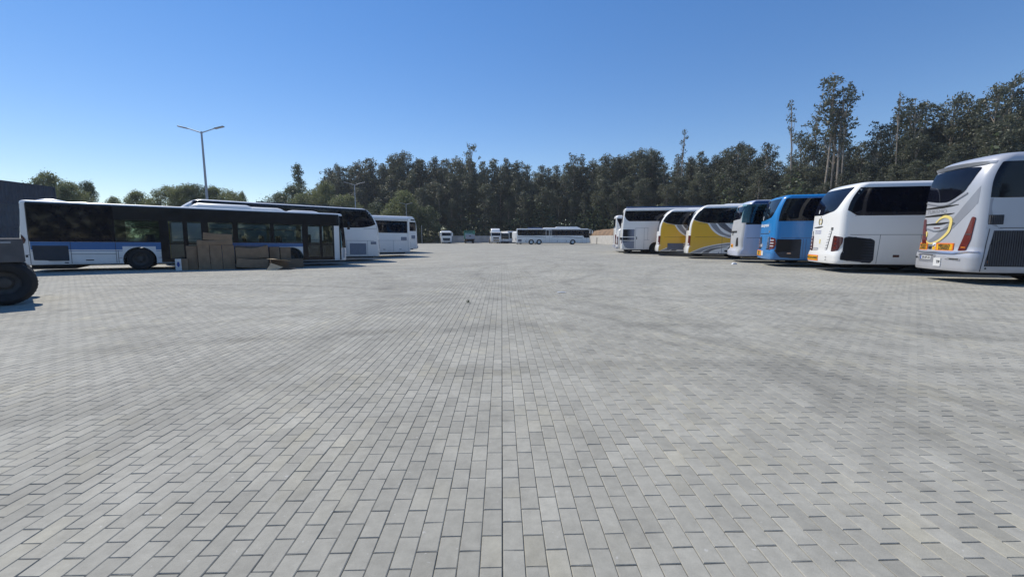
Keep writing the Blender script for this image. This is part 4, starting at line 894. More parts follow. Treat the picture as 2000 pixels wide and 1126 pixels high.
def left_coach(px, d, hdeg, L, H, label, kind):
    h = R(180+hdeg); root = place_root('coach', corner_origin(px, d, h, near=1), h, L, label, 'coach', GR_L)
    if kind == 'arched':
        sh = Shell(L, H, b=.33, rear=lambda z: .03*max(0, z-.8)+.85*max(0, (z-1.9)/(H-1.9))**2.4, front=lambda z: .1+1.5*max(0, (z-1.6)/(H-1.6))**2.2, rr=.2, rt=.16, bulge=.07, root=root)
        sh.body(M['white'], arches=(3.0, 9.6)); 
        for s in (-1, 1):
            wheel(root, 3.0, s, 2.55); wheel(root, 9.6, s, 2.55)
            sh.side([(.36, 2.55)]+smooth_line([(.36, 2.55), (.7, 2.42), (1.3, 2.31), (2.2, 2.28)], 4)[1:]+[(L-1.2, 2.28), (L-1.5, 3.52), (1.0, 3.52)]+smooth_line([(1.0, 3.52), (.68, 3.2), (.48, 2.86), (.36, 2.55)], 4)[1:-1], M['glass'], 'side_window', s, out=.008)
            sh.seams([((.12, .4), (.14, 1.6)), ((.14, 1.6), (.33, 2.5)), ((.3, 2.24), (1.2, 2.24)), ((.2, 1.42), (L-.4, 1.42)), ((2.35, .4), (2.35, 1.42)), ((.95, .4), (.95, 1.42)), ((4, .4), (4, 1.42))], s, m=M['seam_soft'])
            sh.louvres(rect(1.05, 2.15, .48, 1.24), M['grille_light'], sd=s, n=20, th=.85); sh.louvres(rect(.34, .72, 1.18, 1.36), M['grille_light'], sd=s, n=5, th=.85)
            sh.end(rect(*sorted((s*1.0, s*1.2)), .9, 1.5, .03), M['red_light'], 'tail_light')
        sh.end(rect(-.95, .95, 2.0, 3.1, .15), M['glass'], 'rear_window'); sh.side(rect(.10, .16, .55, .72), M['under'], 'latch', 1)
        mb = MB(); mb.box(2.2, 7.4, -1.05, 1.05, H-.01, H+.07, bev=.03); mb.ob('roof_hatch_row', M['black'], root, True)
    elif kind == 'shuttle':
        sh = Shell(L, H, b=.36, rear=lambda z: .02*z, rr=.14, rt=.16, bulge=.05, root=root)
        sh.body(M['white'], arches=(7.0,))
        for s in (-1, 1):
            wheel(root, 7.0, s, 2.55)
            sh.side(rect(.35, L-.8, 1.98, 2.98, .03), M['glass'], 'side_window', s); sh.side(rect(.32, L-.5, 3.06, 3.10), M['grille_light'], 'rain_gutter', s, out=.02)
            sh.seams([((.30, .4), (.30, 3.2)), ((.3, 1.36), (L-.4, 1.36)), ((1.6, .4), (1.6, 1.36)), ((3.0, .4), (3.0, 1.36)), ((4.4, .4), (4.4, 1.36))], s, m=M['seam_soft'])
            sh.louvres(rect(.42, .92, 1.38, 1.66), M['grille_light'], sd=s, n=6, th=.85); sh.end(rect(*sorted((s*1.02, s*1.2)), .85, 1.25, .03), M['red_light'], 'tail_light')
            for x in (.9, 2.3): sh.side(rect(x, x+.18, .60, .64), M['seam'], 'flap_handle', s)
        sh.end(rect(-1, 1, 1.95, 2.9, .08), M['glass'], 'rear_window')
    elif kind == 'city':
        sh = Shell(L, H, b=.33, rear=lambda z: .02*z, front=lambda z: .15*max(0, z-1), rr=.2, rf=.4, rt=.14, bulge=.05, root=root); sh.body(M['white'], arches=(3.2, 9.2))
        for s in (-1, 1):
            wheel(root, 3.2, s, 2.55); wheel(root, 9.2, s, 2.55)
            sh.side(rect(.4, L-.7, 1.3, 2.8, .05), M['glass'], 'side_window', s)
        sh.end(rect(-1, 1, 1.4, 2.6, .08), M['glass'], 'rear_window'); roof_pod(root, 5, 8.2, 1.8, H, .24)
    else:
        sh = Shell(L, H, b=.34, rear=lambda z: .04*max(0, z-1)+.25*max(0, (z-2.6)/.9)**2, rr=.2, rt=.16, bulge=.06, root=root); sh.body(M['white'], arches=(3.0,))
        for s in (-1, 1):
            wheel(root, 3.0, s, 2.55); sh.side(rect(.25, L-.9, 2.15, 3.05, .06), M['glass'], 'side_window', s); sh.louvres(rect(.35, .75, 1.38, 1.72), M['grille_light'], sd=s, n=6, th=.85)
            sh.end(rect(*sorted((s*1.0, s*1.2)), .8, 1.5, .04), M['red_light'], 'tail_light', out=.02); sh.seams([((.2, 1.3), (L-.4, 1.3))], s, m=M['seam_soft'])
            sh.side(rect(.2, .8, 3.18, 3.32, .04), M['glass'], 'roof_light_window', s)
        sh.end(rect(-1, 1, 2.1, 3.05, .1), M['glass'], 'rear_window'); sh.end(rect(-1.1, 1.1, .4, .66, .05), M['grille_light'], 'bumper', out=.08)
    mb = MB(); mb.box(.5, L-.4, -1.1, 1.1, .26, .42); mb.ob('chassis', M['under'], root); return root
left_coach(743, 29.8, 37.2, 12.0, 3.6, 'white coach with arched rear and long black glass, directly behind the blue striped city bus', 'arched')
left_coach(803, 36.2, 36, 10.5, 3.34, 'plain white coach with small side vent, third from the camera in the left row', 'shuttle')
left_coach(817, 43.5, 36, 11.5, 3.62, 'white coach of which only the rear end shows, farthest in the left row', 'plain')

# ------------------------------------------------------------------ cardboard beside the city bus
GB = 'cardboard boxes piled beside the city bus'
def on_bus(x, dist, z=0):
    """point beside the city bus: x along it, dist out from its near side"""
    ux = Vector((math.cos(CBh), math.sin(CBh), 0)); p = CBo+ux*x-CBn*(1.275+dist); p.z = gz(p.x, p.y)+z; return p
def carton(x, dist, w, d, h, label, z=0, rotz=0, tilt=0, roll=0, m='card', group=GB, name='cardboard_box', sag=0, flaps=False):
    p = on_bus(x, dist, z); o = empty(name, p, (roll, tilt, CBh+rotz)); tag(o, label, 'cardboard box', group)
    bm = bmesh.new(); bmesh.ops.create_cube(bm, size=1)
    bmesh.ops.subdivide_edges(bm, edges=bm.edges[:], cuts=5, use_grid_fill=True)
    rs = random.Random(int(x*100)+int(z*10))
    for v in bm.verts:
        c = v.co.copy(); bul = .012*(1-4*c.x*c.x)*(1-4*c.z*c.z)*(1 if abs(c.y) > .49 else 0)
        v.co = Vector((c.x*w, c.y*d+math.copysign(bul, c.y), (c.z+.5)*h))
        if sag: v.co.z -= sag*math.sin(math.pi*(c.x+.5))*(c.z+.5); v.co.z -= sag*1.2*max(0, -c.x)**2*(c.z+.5)*4*.4
        v.co += Vector((rs.gauss(0, .003), rs.gauss(0, .004), rs.gauss(0, .003)))
    me = bpy.data.meshes.new('carton'); bm.to_mesh(me); bm.free(); me.materials.append(M[m]); me.shade_smooth(); me.set_sharp_from_angle(angle=R(40)); link('carton', me, o)
    mb = MB(); mb.box(-w/2-.002, w/2+.002, -.03, .03, h*(1 if not sag else .97), h+.004); mb.ob('packing_tape', M['tape'], o)
    mb = MB(); mb.box(-w*.3, w*.3, -d/2-.017, -d/2-.013, h*.48, h*.48+.012); mb.ob('printed_line', M['tape'], o)
    if h > w: 
        mb = MB(); mb.box(-w/2+.01, w/2-.01, -d/2-.007, -d/2-.002, h*.80, h*.805); mb.ob('flap_seam', M['card_in'], o)
    return o
pxs = lambda px: (20.05+17.4*((px-1000)/826))/(.844-.536*((px-1000)/826))
def slot(pa, pb, dist):   # px range on a line `dist` in front of the bus side
    ux = Vector((math.cos(CBh), math.sin(CBh))); base = (CBo-CBn*(1.275+dist)); out = []
    for px in (pa, pb):
        a = at(px, 1.0); 
        # solve base + t ux parallel to a
        t = (base.y*a.x-base.x*a.y)/(ux.x*a.y-ux.y*a.x); out.append(t)
    return (out[0]+out[1])/2, out[1]-out[0]
x, w_ = slot(362, 383, .55); carton(x, .55, w_, .5, 1.10, 'narrow upright brown cardboard box, leftmost of the four tall ones', m='card')
x, w_ = slot(384, 407, .75); carton(x, .75, w_, .5, 1.14, 'tall brown cardboard box, second from left in the row')
x, w_ = slot(408, 431, .75); carton(x, .75, w_, .5, 1.14, 'tall brown cardboard box, third from left in the row')
x, w_ = slot(432, 455, .75); carton(x, .75, w_, .5, 1.14, 'tall brown cardboard box, rightmost of the four tall ones')
x, w_ = slot(457, 479, .30); carton(x, .30, w_, .4, 1.08, 'brown cardboard box half hidden behind the slumped ones')
x, w_ = slot(480, 522, .25); carton(x, .25, w_, .4, 1.08, 'wide brown cardboard box behind the slumped carton')
x, w_ = slot(524, 543, .30); carton(x, .30, w_, .4, 1.06, 'brown cardboard box, left one of the pair by the front wheel')
x, w_ = slot(545, 565, .30); carton(x, .30, w_, .4, 1.04, 'brown cardboard box nearest the front wheel of the city bus')
x, w_ = slot(384, 453, .75); carton(x, .72, w_, .6, .26, 'flat brown carton lying on the four tall boxes', z=1.15, sag=.06)
x, w_ = slot(396, 452, .75); carton(x, .70, w_, .55, .34, 'topmost long brown carton, tilted on the pile', z=1.36, tilt=R(5), sag=.03)
x, w_ = slot(458, 521, .75); carton(x, .78, w_, .5, .62, 'crumpled wide carton sagging over another against the bus', z=.52, tilt=R(-1), sag=.14)
x, w_ = slot(457, 518, 1.1); carton(x, 1.08, w_, .55, .46, 'long flattened carton slumped on the ground in front of the bus', z=.06, tilt=R(5), sag=.05)
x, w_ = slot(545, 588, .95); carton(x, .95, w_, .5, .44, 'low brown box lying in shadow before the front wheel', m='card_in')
x, w_ = slot(350, 363, .8); carton(x, .8, w_, .4, .52, 'small brown box beside the white printed one', name='cardboard_box')
x, w_ = slot(338, 350, .9); o = carton(x, .9, w_, .34, .52, 'small white box with blue oval print on the ground', name='white_box', group=None)
for c in o.children:
    if c.name.startswith('carton'): c.data.materials[0] = M['white']
mb = MB(); mb.add([(0+.05*math.cos(a), -.19, .28+.12*math.sin(a)) for a in np.linspace(0, 6.28, 18)[:-1]], [tuple(range(17))]); mb.ob('blue_print', M['text_blue'], o)
# torn open box in the sun
x, w_ = slot(520, 550, 1.55); p = on_bus(x, 2.15); o = empty('torn_box', p, (0, 0, CBh)); tag(o, 'torn open cardboard box with sunlit flaps on the ground', 'cardboard box')
def sheet(name, pts, m='card_sunlit'): return panel(o, name, M[m], pts, .008)
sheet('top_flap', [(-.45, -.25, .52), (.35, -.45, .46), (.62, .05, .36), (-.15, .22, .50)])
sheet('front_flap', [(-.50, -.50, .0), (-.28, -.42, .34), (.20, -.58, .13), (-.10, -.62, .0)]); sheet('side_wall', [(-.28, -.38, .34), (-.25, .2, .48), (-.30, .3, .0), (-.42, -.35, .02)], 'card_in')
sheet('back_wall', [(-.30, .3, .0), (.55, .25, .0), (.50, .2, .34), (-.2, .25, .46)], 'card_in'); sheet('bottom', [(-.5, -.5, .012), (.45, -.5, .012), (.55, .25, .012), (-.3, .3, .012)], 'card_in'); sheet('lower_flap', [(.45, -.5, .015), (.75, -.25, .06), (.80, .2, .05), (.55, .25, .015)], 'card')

# ------------------------------------------------------------------ far left: trailer with tyre, containers
def trailer():
    c = at(-4, 8.75); root = empty('trailer', (c.x, c.y, 0), (0, 0, R(48))); tag(root, 'grey trailer bed with one large black wheel at the left edge', 'trailer')
    mb = MB(); mb.box(-6, .33, -.06, 2.1, .90, 1.40, bev=.02); 
    for k in range(7): mb.box(-5.8+k*.95, -5.74+k*.95, -.10, -.06, .94, 1.38)
    b = mb.ob('drop_side', M['trailer'], root)
    mb = MB(); mb.box(-.02, .16, -.08, -.062, 1.30, 1.335); mb.ob('latch', M['steel'], b)
    mb = MB(); mb.box(-6, .2, .3, 1.8, .66, .92); mb.tube([(0, .1, .48), (0, 1.9, .48)], .07, 8); mb.ob('chassis', M['under'], root)
    for y, s in ((-.02, -1), (2.1, 1)):
        mb = MB(); r = .47; w = .34; yy = y
        prof = [(r*.50, .03), (r*.58, 0), (r*.80, -.015), (r*.93, .02), (r*.985, .06), (r, .10), (r, w-.08), (r*.95, w), (r*.6, w)]
        mb.lathe_y([(a, y-s*b-(0)) if False else (a, y+(-s)*b) for a, b in prof], (0, 0, r), 48); t = mb.ob('wheel', M['rubber'], root, True)
        mb = MB(); mb.lathe_y([(r*.52, y-s*.02), (r*.46, y-s*.08), (r*.3, y-s*.12), (r*.2, y-s*.06), (.001, y-s*.05)], (0, 0, r), 32); mb.ob('rim', M['rim_dark'], t, True)
        mb = MB()
        for k in range(40):
            a = 2*math.pi*k/40; mb.box(-.008, .008, y-s*.10 if s < 0 else y-.27, y+.27 if s < 0 else y-.10, r-.004, r+.006, rot=Matrix.Rotation(0, 3, 'Y'))
            for q in range(8):
                v = Vector(mb.v[-8+q]); v = Matrix.Rotation(a, 3, 'Y')@v; mb.v[-8+q] = (v.x, v.y, v.z+r)
        mb.ob('tread', M['rubber'], t)
    mb = MB(); mb.box(-.25, .30, 1.9, 2.1, .70, .9); mb.ob('tail_beam', M['trailer'], root)
trailer()
def container(px, d, rot, z, mname, label, Lc=12.2, Hc=2.6):
    c = at(px, d); root = empty('shipping_container', (c.x, c.y, z), (0, 0, rot)); tag(root, label, 'container', 'stacked shipping containers')
    Wc = 2.44; mb = MB(); n = 30; 
    for y in (0.03, Wc-.03):      # corrugated long walls
        vs = []; fs = []; k = 0; x = -Lc+.12; st = (Lc-.24)/n
        for i in range(n):
            for dx, dy in ((0, 0), (.3, 0), (.5, .065), (.8, .065)): vs += [(x+(i+dx)*st, y+(dy if y < 1 else -dy), .16), (x+(i+dx)*st, y+(dy if y < 1 else -dy), Hc-.12)]
        vs += [(x+n*st, y, .16), (x+n*st, y, Hc-.12)]
        fs = [(2*i, 2*i+2, 2*i+3, 2*i+1) for i in range(len(vs)//2-1)]; mb.add(vs, fs)
    mb.box(-.10, -.04, .05, Wc-.05, .1, Hc-.1); mb.box(-Lc+.04, -Lc+.10, .05, Wc-.05, .1, Hc-.1); mb.box(-Lc+.05, -.05, .05, Wc-.05, Hc-.06, Hc-.02); mb.ob('corrugated_wall', M[mname], root)
    mb = MB()
    for x in (-Lc, -.16):
        for y in (-.01, Wc-.15): mb.box(x, x+.16, y, y+.16, 0, Hc)
    for y in (-.005, Wc-.095):
        mb.box(-Lc+.16, -.16, y, y+.10, 0, .16); mb.box(-Lc+.16, -.16, y, y+.10, Hc-.12, Hc-.005)
    mb.box(-.12, -.01, .15, Wc-.15, Hc-.12, Hc-.005); mb.box(-.12, -.01, .15, Wc-.15, 0, .14); mb.ob('frame', M[mname], root)
    dm = MB()
    for y in (.16, 1.24): dm.box(-.03, 0, y, y+1.04, .15, Hc-.13)
    d_ = dm.ob('door', M[mname], root); mb = MB()
    for y in (.45, .95, 1.5, 2.0): mb.tube([(.02, y, .1), (.02, y, Hc-.1)], .018, 6)
    mb.ob('locking_bar', M['steel'], d_); return root
hc = math.atan2(at(120, 55).y-at(0, 47.5).y, at(120, 55).x-at(0, 47.5).x)
container(120, 55, hc, 0, 'container2', 'slate blue ribbed shipping container at the bottom of the stack behind the city bus')
container(120, 55, hc, 2.62, 'container2', 'slate blue ribbed shipping container in the middle of the stack')
container(120, 55, hc, 5.24, 'container', 'dark blue shipping container on top of the stack at the far left')

# ------------------------------------------------------------------ far end of the yard
def far_coach():
    p = at(1008, 86); q = at(1153, 86); h = math.atan2(q.y-p.y, q.x-p.x); L = (q-p).length; H = 3.2
    n = Vector((-math.sin(h), math.cos(h), 0)); root = place_root('coach', p+n*1.275, h, L, 'white three axle coach parked broadside at the far end of the yard', 'coach')
    sh = Shell(L, H, b=.30, rear=lambda z: .03*z, front=lambda z: .35*max(0, (z-.9)/2.3)**1.5, rr=.18, rf=.35, rt=.12, bulge=.05, root=root)
    ax = (3.1, 4.68, L-3.55); sh.body(M['white'], arches=ax)
    for s in (-1, 1):
        for a in ax: wheel(root, a, s, 2.55, r=.5, rimm=M['plate'], cover=True)
        sh.side(rounded([(.45, 1.80), (L-1.5, 1.80), (L-1.25, 1.35), (L-.12, 1.35), (L-.4, 2.98), (.28, 2.98), (.28, 2.1)], .06), M['glass'], 'side_window', s)
        for x in np.arange(2.1, L-2, 1.45): sh.side(rect(x, x+.06, 1.84, 2.94), M['seam_soft'] if False else M['black'], 'window_pillar', s, out=.012)
        sh.side(smooth_line([(.3, 1.50), (2.2, 1.66), (4.4, 1.60), (6.2, 1.42)], 5)+smooth_line([(6.2, 1.38), (4.4, 1.50), (2.2, 1.56), (.3, 1.42)], 5), M['dark_band'], 'livery_line', s, out=.004)
        sh.side(smooth_line([(7.4, 1.55), (9.4, 1.62), (11.6, 1.48), (L-1.6, 1.32)], 5)+smooth_line([(L-1.6, 1.26), (11.4, 1.38), (9.4, 1.52), (7.4, 1.48)], 5), M['dark_band'], 'livery_line', s, out=.004)
        sh.seams([((x, .35), (x, 1.4)) for x in (2.1, 5.7, 8.4, 10.1, 11.3, 13.2)], s, m=M['seam_soft'])
        for x in (1.9, 8.3, 10.2): sh.side(rect(x, x+.16, .60, .72), M['under'], 'flap_handle', s)
    sh.louvres(rect(.4, 1.1, .55, 1.05), M['grille_light'], n=6)
    for x0, x1 in ((6.05, 6.75), (6.85, 7.25)):
        d = sh.side(rect(x0, x1, .40, 2.96), M['white'], 'door', out=.012); sh.side(rect(x0+.08, x1-.06, 1.80, 2.9), M['glass'], 'door_glass', out=.018, parent=d)
    sh.seams([((6.0, .35), (6.0, 3.0)), ((6.8, .35), (6.8, 3.0)), ((7.3, .35), (7.3, 3.0)), ((L-1.6, .35), (L-1.6, 2.9)), ((L-.75, .35), (L-.75, 2.9))])
    sh.lettering('Bus Travel', .22, 8.15, 1.64, M['text_blue'], 'side', out=.012, shear=.3)
    sh.end(rounded([(-1.15, 1.15), (1.15, 1.15), (1.15, 3.0), (-1.15, 3.0)], .1), M['glass'], 'windscreen', True)
    for s in (-1, 1): sh.end(rect(*sorted((s*.8, s*1.12)), .6, .85, .05), M['clear_light'], 'headlight', True, out=.02)
    for s in (-1, 1):
        mb = MB(); mb.tube([(L-.3, s*1.1, 3.0), (L+.2, s*1.25, 2.95), (L+.38, s*1.3, 2.75)], .04, 8); mb.box(L+.28, L+.48, s*1.3-.1, s*1.3+.1, 2.2, 2.8, bev=.05); mb.ob('mirror', M['white'], root, True)
    roof_pod(root, 5.4, 13.2, 1.9, H, .22, 'white'); roof_pod(root, 8.0, 12.8, 1.5, H+.16, .26, 'white')
    mb = MB(); mb.box(2.4, 5.3, -.8, .8, H-.01, H+.24, bev=.06); mb.ob('roof_hatch', M['navy'], root, True)
    mb = MB(); mb.box(.4, L-.6, -1.1, 1.1, .26, .4); mb.ob('chassis', M['under'], root)
far_coach()

def tractor_unit(px, d, hdeg, label, tall, grille='grille', cat='truck'):
    """cab-over tractor; local +x is forward"""
    c = at(px, d); root = empty('truck', (c.x, c.y, gz(c.x, c.y)), (0, 0, R(hdeg))); tag(root, label, cat)
    W = 2.45; hc_ = 2.85
    # x: front at 0, body runs backwards to -6
    simple_profile([(-2.1, .55), (-2.1, hc_), (-.45, hc_), (-.22, hc_-.15), (-.02, 1.75), (0, 1.1), (0, .35), (-.35, .33), (-.35, .55)], W, M['white'], 'cab', root, .06)
    if tall: simple_profile([(-2.1, hc_-.05), (-2.1, hc_+.72), (-1.25, hc_+.72), (-.55, hc_+.25), (-.40, hc_-.05)], W-.35, M['white'], 'roof_fairing', root, .12)
    else: simple_profile([(-1.6, hc_-.03), (-1.6, hc_+.16), (-.55, hc_+.12), (-.45, hc_-.03)], W-.5, M['white'], 'roof_fairing', root, .05)
    sl_x = lambda z: -.02-(.20)*(z-1.75)/(hc_-.15-1.75)
    panel(root, 'windscreen', M['glass'], [(sl_x(1.80)+.012, -1.08, 1.80), (sl_x(1.80)+.012, 1.08, 1.80), (sl_x(2.62)+.012, 1.03, 2.62), (sl_x(2.62)+.012, -1.03, 2.62)], .012)
    panel(root, 'sun_visor', M['white'], [(sl_x(2.66)+.02, -1.1, 2.66), (sl_x(2.66)+.02, 1.1, 2.66), (.14, 1.05, 2.58), (.14, -1.05, 2.58)], .03)
    g = panel(root, 'front_grille', M['under'], [(.008, -.72, .62), (.008, .72, .62), (.008, .92, 1.30), (.008, -.92, 1.30)] if not tall else [(.008, -.62, .50), (.008, .62, .50), (.008, .78, .98), (.008, -.78, .98)], .02)
    if tall:
        panel(root, 'upper_grille', M['under'], [(.008, -.72, 1.14), (.008, .72, 1.14), (.008, .68, 1.44), (.008, -.68, 1.44)], .02)
        mb = MB(); mb.box(.02, .05, -.8, .8, 1.47, 1.56, bev=.01); mb.ob('chrome_strip', M['chrome'], root)
    mb = MB()
    for k in range(4): z = .70+k*.15 if not tall else .56+k*.1; mb.box(.02, .045, -.78, .78, z, z+.03)
    mb.ob('grille_bar', M['chrome' if tall else 'grille_light'], g)
    for s in (-1, 1):
        mb = MB(); mb.box(-.12, .03, s*.98-.16, s*.98+.16, .62, .86, bev=.03); mb.ob('headlight', M['clear_light'], root, True)
        mb = MB(); mb.box(-1.35, -.42, s*1.225-.012, s*1.225+.012, 1.72, 2.45, bev=.01); mb.ob('side_window', M['glass'], root)
        mb = MB(); mb.tube([(-.25, s*1.15, 2.5), (-.1, s*1.42, 2.5)], .025, 6); mb.box(-.16, 0, s*1.42-.11, s*1.42+.11, 1.75, 2.5, bev=.04); mb.ob('mirror', M['white' if not tall else 'under'], root, True)
        wheel(root, -1.15, s, 2.35, r=.5); wheel(root, -4.6, s, 2.35, r=.5)
        mb = MB(); mb.lathe_y([(.55, s*.95), (.62, s*.95), (.62, s*1.22), (.55, s*1.22)], (-1.15, 0, .52), 24); mb.ob('wheel_arch', M['white'], root, True)
    mb = MB(); mb.box(-.02, .04, -.3, .3, .40, .50); mb.ob('number_plate', M['plate'], root); mb = MB(); mb.box(-6, -.5, -.45, .45, .5, .85); mb.ob('chassis', M['under'], root)
    return root
tk = tractor_unit(872, 99, -90+12, 'white truck with low roof facing the camera, leftmost of the far vehicles', False)
mb = MB(); mb.box(-6.2, -2.3, -1.2, 1.2, 1.2, 2.9, bev=.1); mb.ob('cargo_body', M['white'], tk, True)
tractor_unit(969, 101, -90+9, 'white tractor unit with tall roof fairing and chrome grille, left of the broadside coach', True)
def slatted_truck():
    c = at(918, 103); root = empty('truck', (c.x, c.y, 0), (0, 0, R(-90+8))); tag(root, 'truck seen from behind with green slatted body and pale tailboard', 'truck')
    mb = MB(); mb.box(-.04, 0.0, -1.05, 1.2, 1.05, 2.15, bev=.01); t = mb.ob('tailboard', M['grille_light'], root); mb = MB(); mb.box(0, .015, -.15, .15, 1.62, 1.92, bev=.005); mb.ob('tailboard_latch', M['under'], t)
    for k in range(4):
        mb = MB(); z = 2.25+k*.22; mb.box(-.05, 0, -1.1, 1.2, z, z+.15); mb.ob('slat', M['truck_green'], root)
    for s in (-1, 1):
        for k in range(9): 
            mb = MB(); z = 1.1+k*.22; mb.box(-5.5, -.06, s*1.17-.02, s*1.17+.02, z, z+.14); mb.ob('side_slat', M['truck_green'], root)
        for x in (-5.4, -3.6, -1.8, -.1): 
            mb = MB(); mb.box(x-.04, x+.04, s*1.2-.03, s*1.2+.03, .95, 3.1); mb.ob('stake', M['truck_green'], root)
        wheel(root, -1.5, s, 2.3, r=.46); wheel(root, -5.2, s, 2.3, r=.46)
        mb = MB(); mb.box(-.02, .04, s*.95-.15, s*.95+.15, .74, .90); mb.ob('tail_light', M['red_light'], root)
    mb = MB(); mb.box(-5.6, -.05, -1.2, 1.2, .92, 1.05); mb.box(-5.6, -.2, -.4, .4, .5, .92); mb.box(-.3, -.1, -1.0, 1.0, .45, .62); mb.ob('chassis', M['under'], root)
    mb = MB(); mb.box(-7.4, -5.7, -1.1, 1.1, .6, 2.6, bev=.1); mb.ob('cab', M['white'], root, True)
slatted_truck()
def far_bus(px, d, W, H, hdeg, label, win):
    c = at(px, d); root = empty('bus', (c.x, c.y, 0), (0, 0, R(hdeg))); tag(root, label, 'bus')
    simple_profile([(-9, .35), (-9, H-.1), (-8.8, H), (-.3, H), (-.1, H-.12), (0, 1.1), (0, .35)], W, M['white'], 'body', root, .08)
    panel(root, 'windscreen', M['glass'], [(-.005, -W/2+.14, win[0]), (-.005, W/2-.14, win[0]), (-.085, W/2-.16, win[1]), (-.085, -W/2+.16, win[1])], .03)
    for s in (-1, 1):
        mb = MB(); mb.box(-8.6, -.5, s*(W/2+.004)-.006, s*(W/2+.004)+.006, 1.5, H-.45); mb.ob('side_window', M['glass'], root)
        mb = MB(); mb.box(-.05, .04, s*(W/2-.25)-.14, s*(W/2-.25)+.14, .6, .8, bev=.02); mb.ob('headlight', M['clear_light'], root, True); wheel(root, -2.2, s, W); wheel(root, -6.8, s, W)
    mb = MB(); mb.box(-.02, .06, -W/2+.1, W/2-.1, .36, .55, bev=.02); mb.ob('bumper', M['grille_light'], root, True)
far_bus(986, 103, 2.3, 2.55, -82, 'small white bus with a wide dark windscreen, right of the tall roofed truck', (1.05, 2.42))
far_bus(1001, 107, 2.5, 3.0, -74, 'white bus partly hidden behind the small bus at the far end', (1.2, 2.7))
def white_minibus():
    c = at(1004, 93); root = empty('van', (c.x, c.y, 0), (0, 0, R(25))); tag(root, 'white minibus just showing left of the broadside coach rear', 'van')
    simple_profile([(0, .35), (0, 2.5), (.2, 2.68), (4.6, 2.68), (5.2, 1.6), (6, 1.2), (6, .35)], 2.0, M['white'], 'body', root, .08)
    for s in (-1, 1):
        mb = MB(); mb.box(.6, 4.4, s*1.004-.006, s*1.004+.006, 1.45, 2.35); mb.ob('side_window', M['glass'], root); wheel(root, 1.2, s, 2.0, r=.36); wheel(root, 5.0, s, 2.0, r=.36)
        mb = MB(); mb.box(-.03, .1, s*.9-.09, s*.9+.09, .8, 1.3); mb.ob('tail_light', M['red_light'], root)
white_minibus()

def wall(name, pts, h, m, label, step=3.0, th=.25, cap=True):
    root = empty(name, pts[0]); tag(root, label, 'wall')
    for a, b in zip(pts[:-1], pts[1:]):
        a = Vector(a); b = Vector(b); n = max(1, round((b-a).length/step)); d = (b-a)/n; ang = math.atan2(d.y, d.x)
        base = None
        for k in range(n):
            p = a+d*k-root.location
            if base is None:
                mb = MB(); l = d.length; mb.box(.015, l-.015, 0, th, -.3, h, bev=.012); base = mesh_of('wall_panel', mb.v, mb.f, M[m])
            o = link('wall_panel', base, root); o.location = p; o.rotation_euler = (0, 0, ang)
    return root
wall('boundary_wall', [tuple(at(560, 118)), tuple(at(845, 114)), tuple(at(1015, 114))], 1.85, 'concrete_grey', 'grey concrete boundary wall of wide panels behind the far trucks')
wall('retaining_wall', [tuple(at(1015, 114.6)), tuple(at(1144, 114.6)), tuple(at(1203, 84)), tuple(at(1500, 74)), tuple(at(2150, 58))], 1.85, 'concrete', 'pale sunlit concrete retaining wall below an earth bank on the right', th=.35)
def bank():
    ln = [at(560, 119), at(845, 115.5), at(1015, 116), at(1146, 116), at(1206, 84.8), at(1500, 75), at(2150, 59)]
    out = []
    for a, b in zip(ln[:-1], ln[1:]):
        n = max(2, int((b-a).length/3))
        for k in range(n): out.append(a.lerp(b, k/n))
    out.append(ln[-1]); vs = []; rs = random.Random(3)
    for p in out:
        d = Vector((p.x, p.y)).normalized(); q = 1.0 if p.x > 6 else .35
        for off, z in ((.1, 1.6), (.6, 1.95*q+.1), (2.5, 2.9*q), (6, 3.3*q), (30, 3.4*q), (60, 3.2*q), (75, -.5)):
            vs.append((p.x+d.x*off, p.y+d.y*off, z+rs.uniform(-.12, .12)*(z > 0)))
    n = 7; fs = [(i*n+k, (i+1)*n+k, (i+1)*n+k+1, i*n+k+1) for i in range(len(out)-1) for k in range(n-1)]
    link('earth_bank', mesh_of('earth_bank', vs, fs, M['earth'], True), kind='structure')
bank()
p = at(1166, 92); mb = MB(); mb.tube([(0, 0, 0), (0, 0, 1.35)], .07, 8); mb.box(-.09, .09, -.09, .09, 1.30, 1.36); o = mb.ob('post', M['under']); o.location = p; tag(o, 'short dark post standing before the pale retaining wall', 'post')
p = at(824, 96); mb = MB(); mb.tube([(0, 0, 0), (0, 0, 4.2)], .05, 8); mb.box(-.15, .15, -.15, .15, 0, .03); o = mb.ob('thin_post', M['steel']); o.location = p; tag(o, 'thin pale post just right of the last left coach', 'post')

def street_lamp(px, d, label, h=9.0, rot=0):
    c = at(px, d); root = empty('street_lamp', (c.x, c.y, gz(c.x, c.y)), (0, 0, rot)); tag(root, label, 'street lamp', 'twin arm lamps along the left of the yard')
    mb = MB(); mb.tube([(0, 0, 0), (0, 0, .4), (0, 0, h)], [.11, .10, .055], 12); mb.ob('pole', M['steel'], root, True)
    mb = MB(); mb.box(-.2, .2, -.2, .2, 0, .03); mb.ob('base_plate', M['steel'], root)
    for s in (-1, 1):
        mb = MB(); mb.tube([(0, 0, h-.08), (s*.2, 0, h-.02), (s*.95, 0, h+.22)], [.04, .035, .03], 8); a = mb.ob('arm', M['steel'], root, True)
        mb = MB(); mb.box(s*.9 if s > 0 else -1.55, 1.55 if s > 0 else -.9, -.11, .11, h+.17, h+.25, rot=Matrix.Rotation(-s*R(13), 3, 'Y'), c=(s*.95, 0, h+.21), bev=.03); mb.ob('lamp_head', M['lamp_head'], a, True)
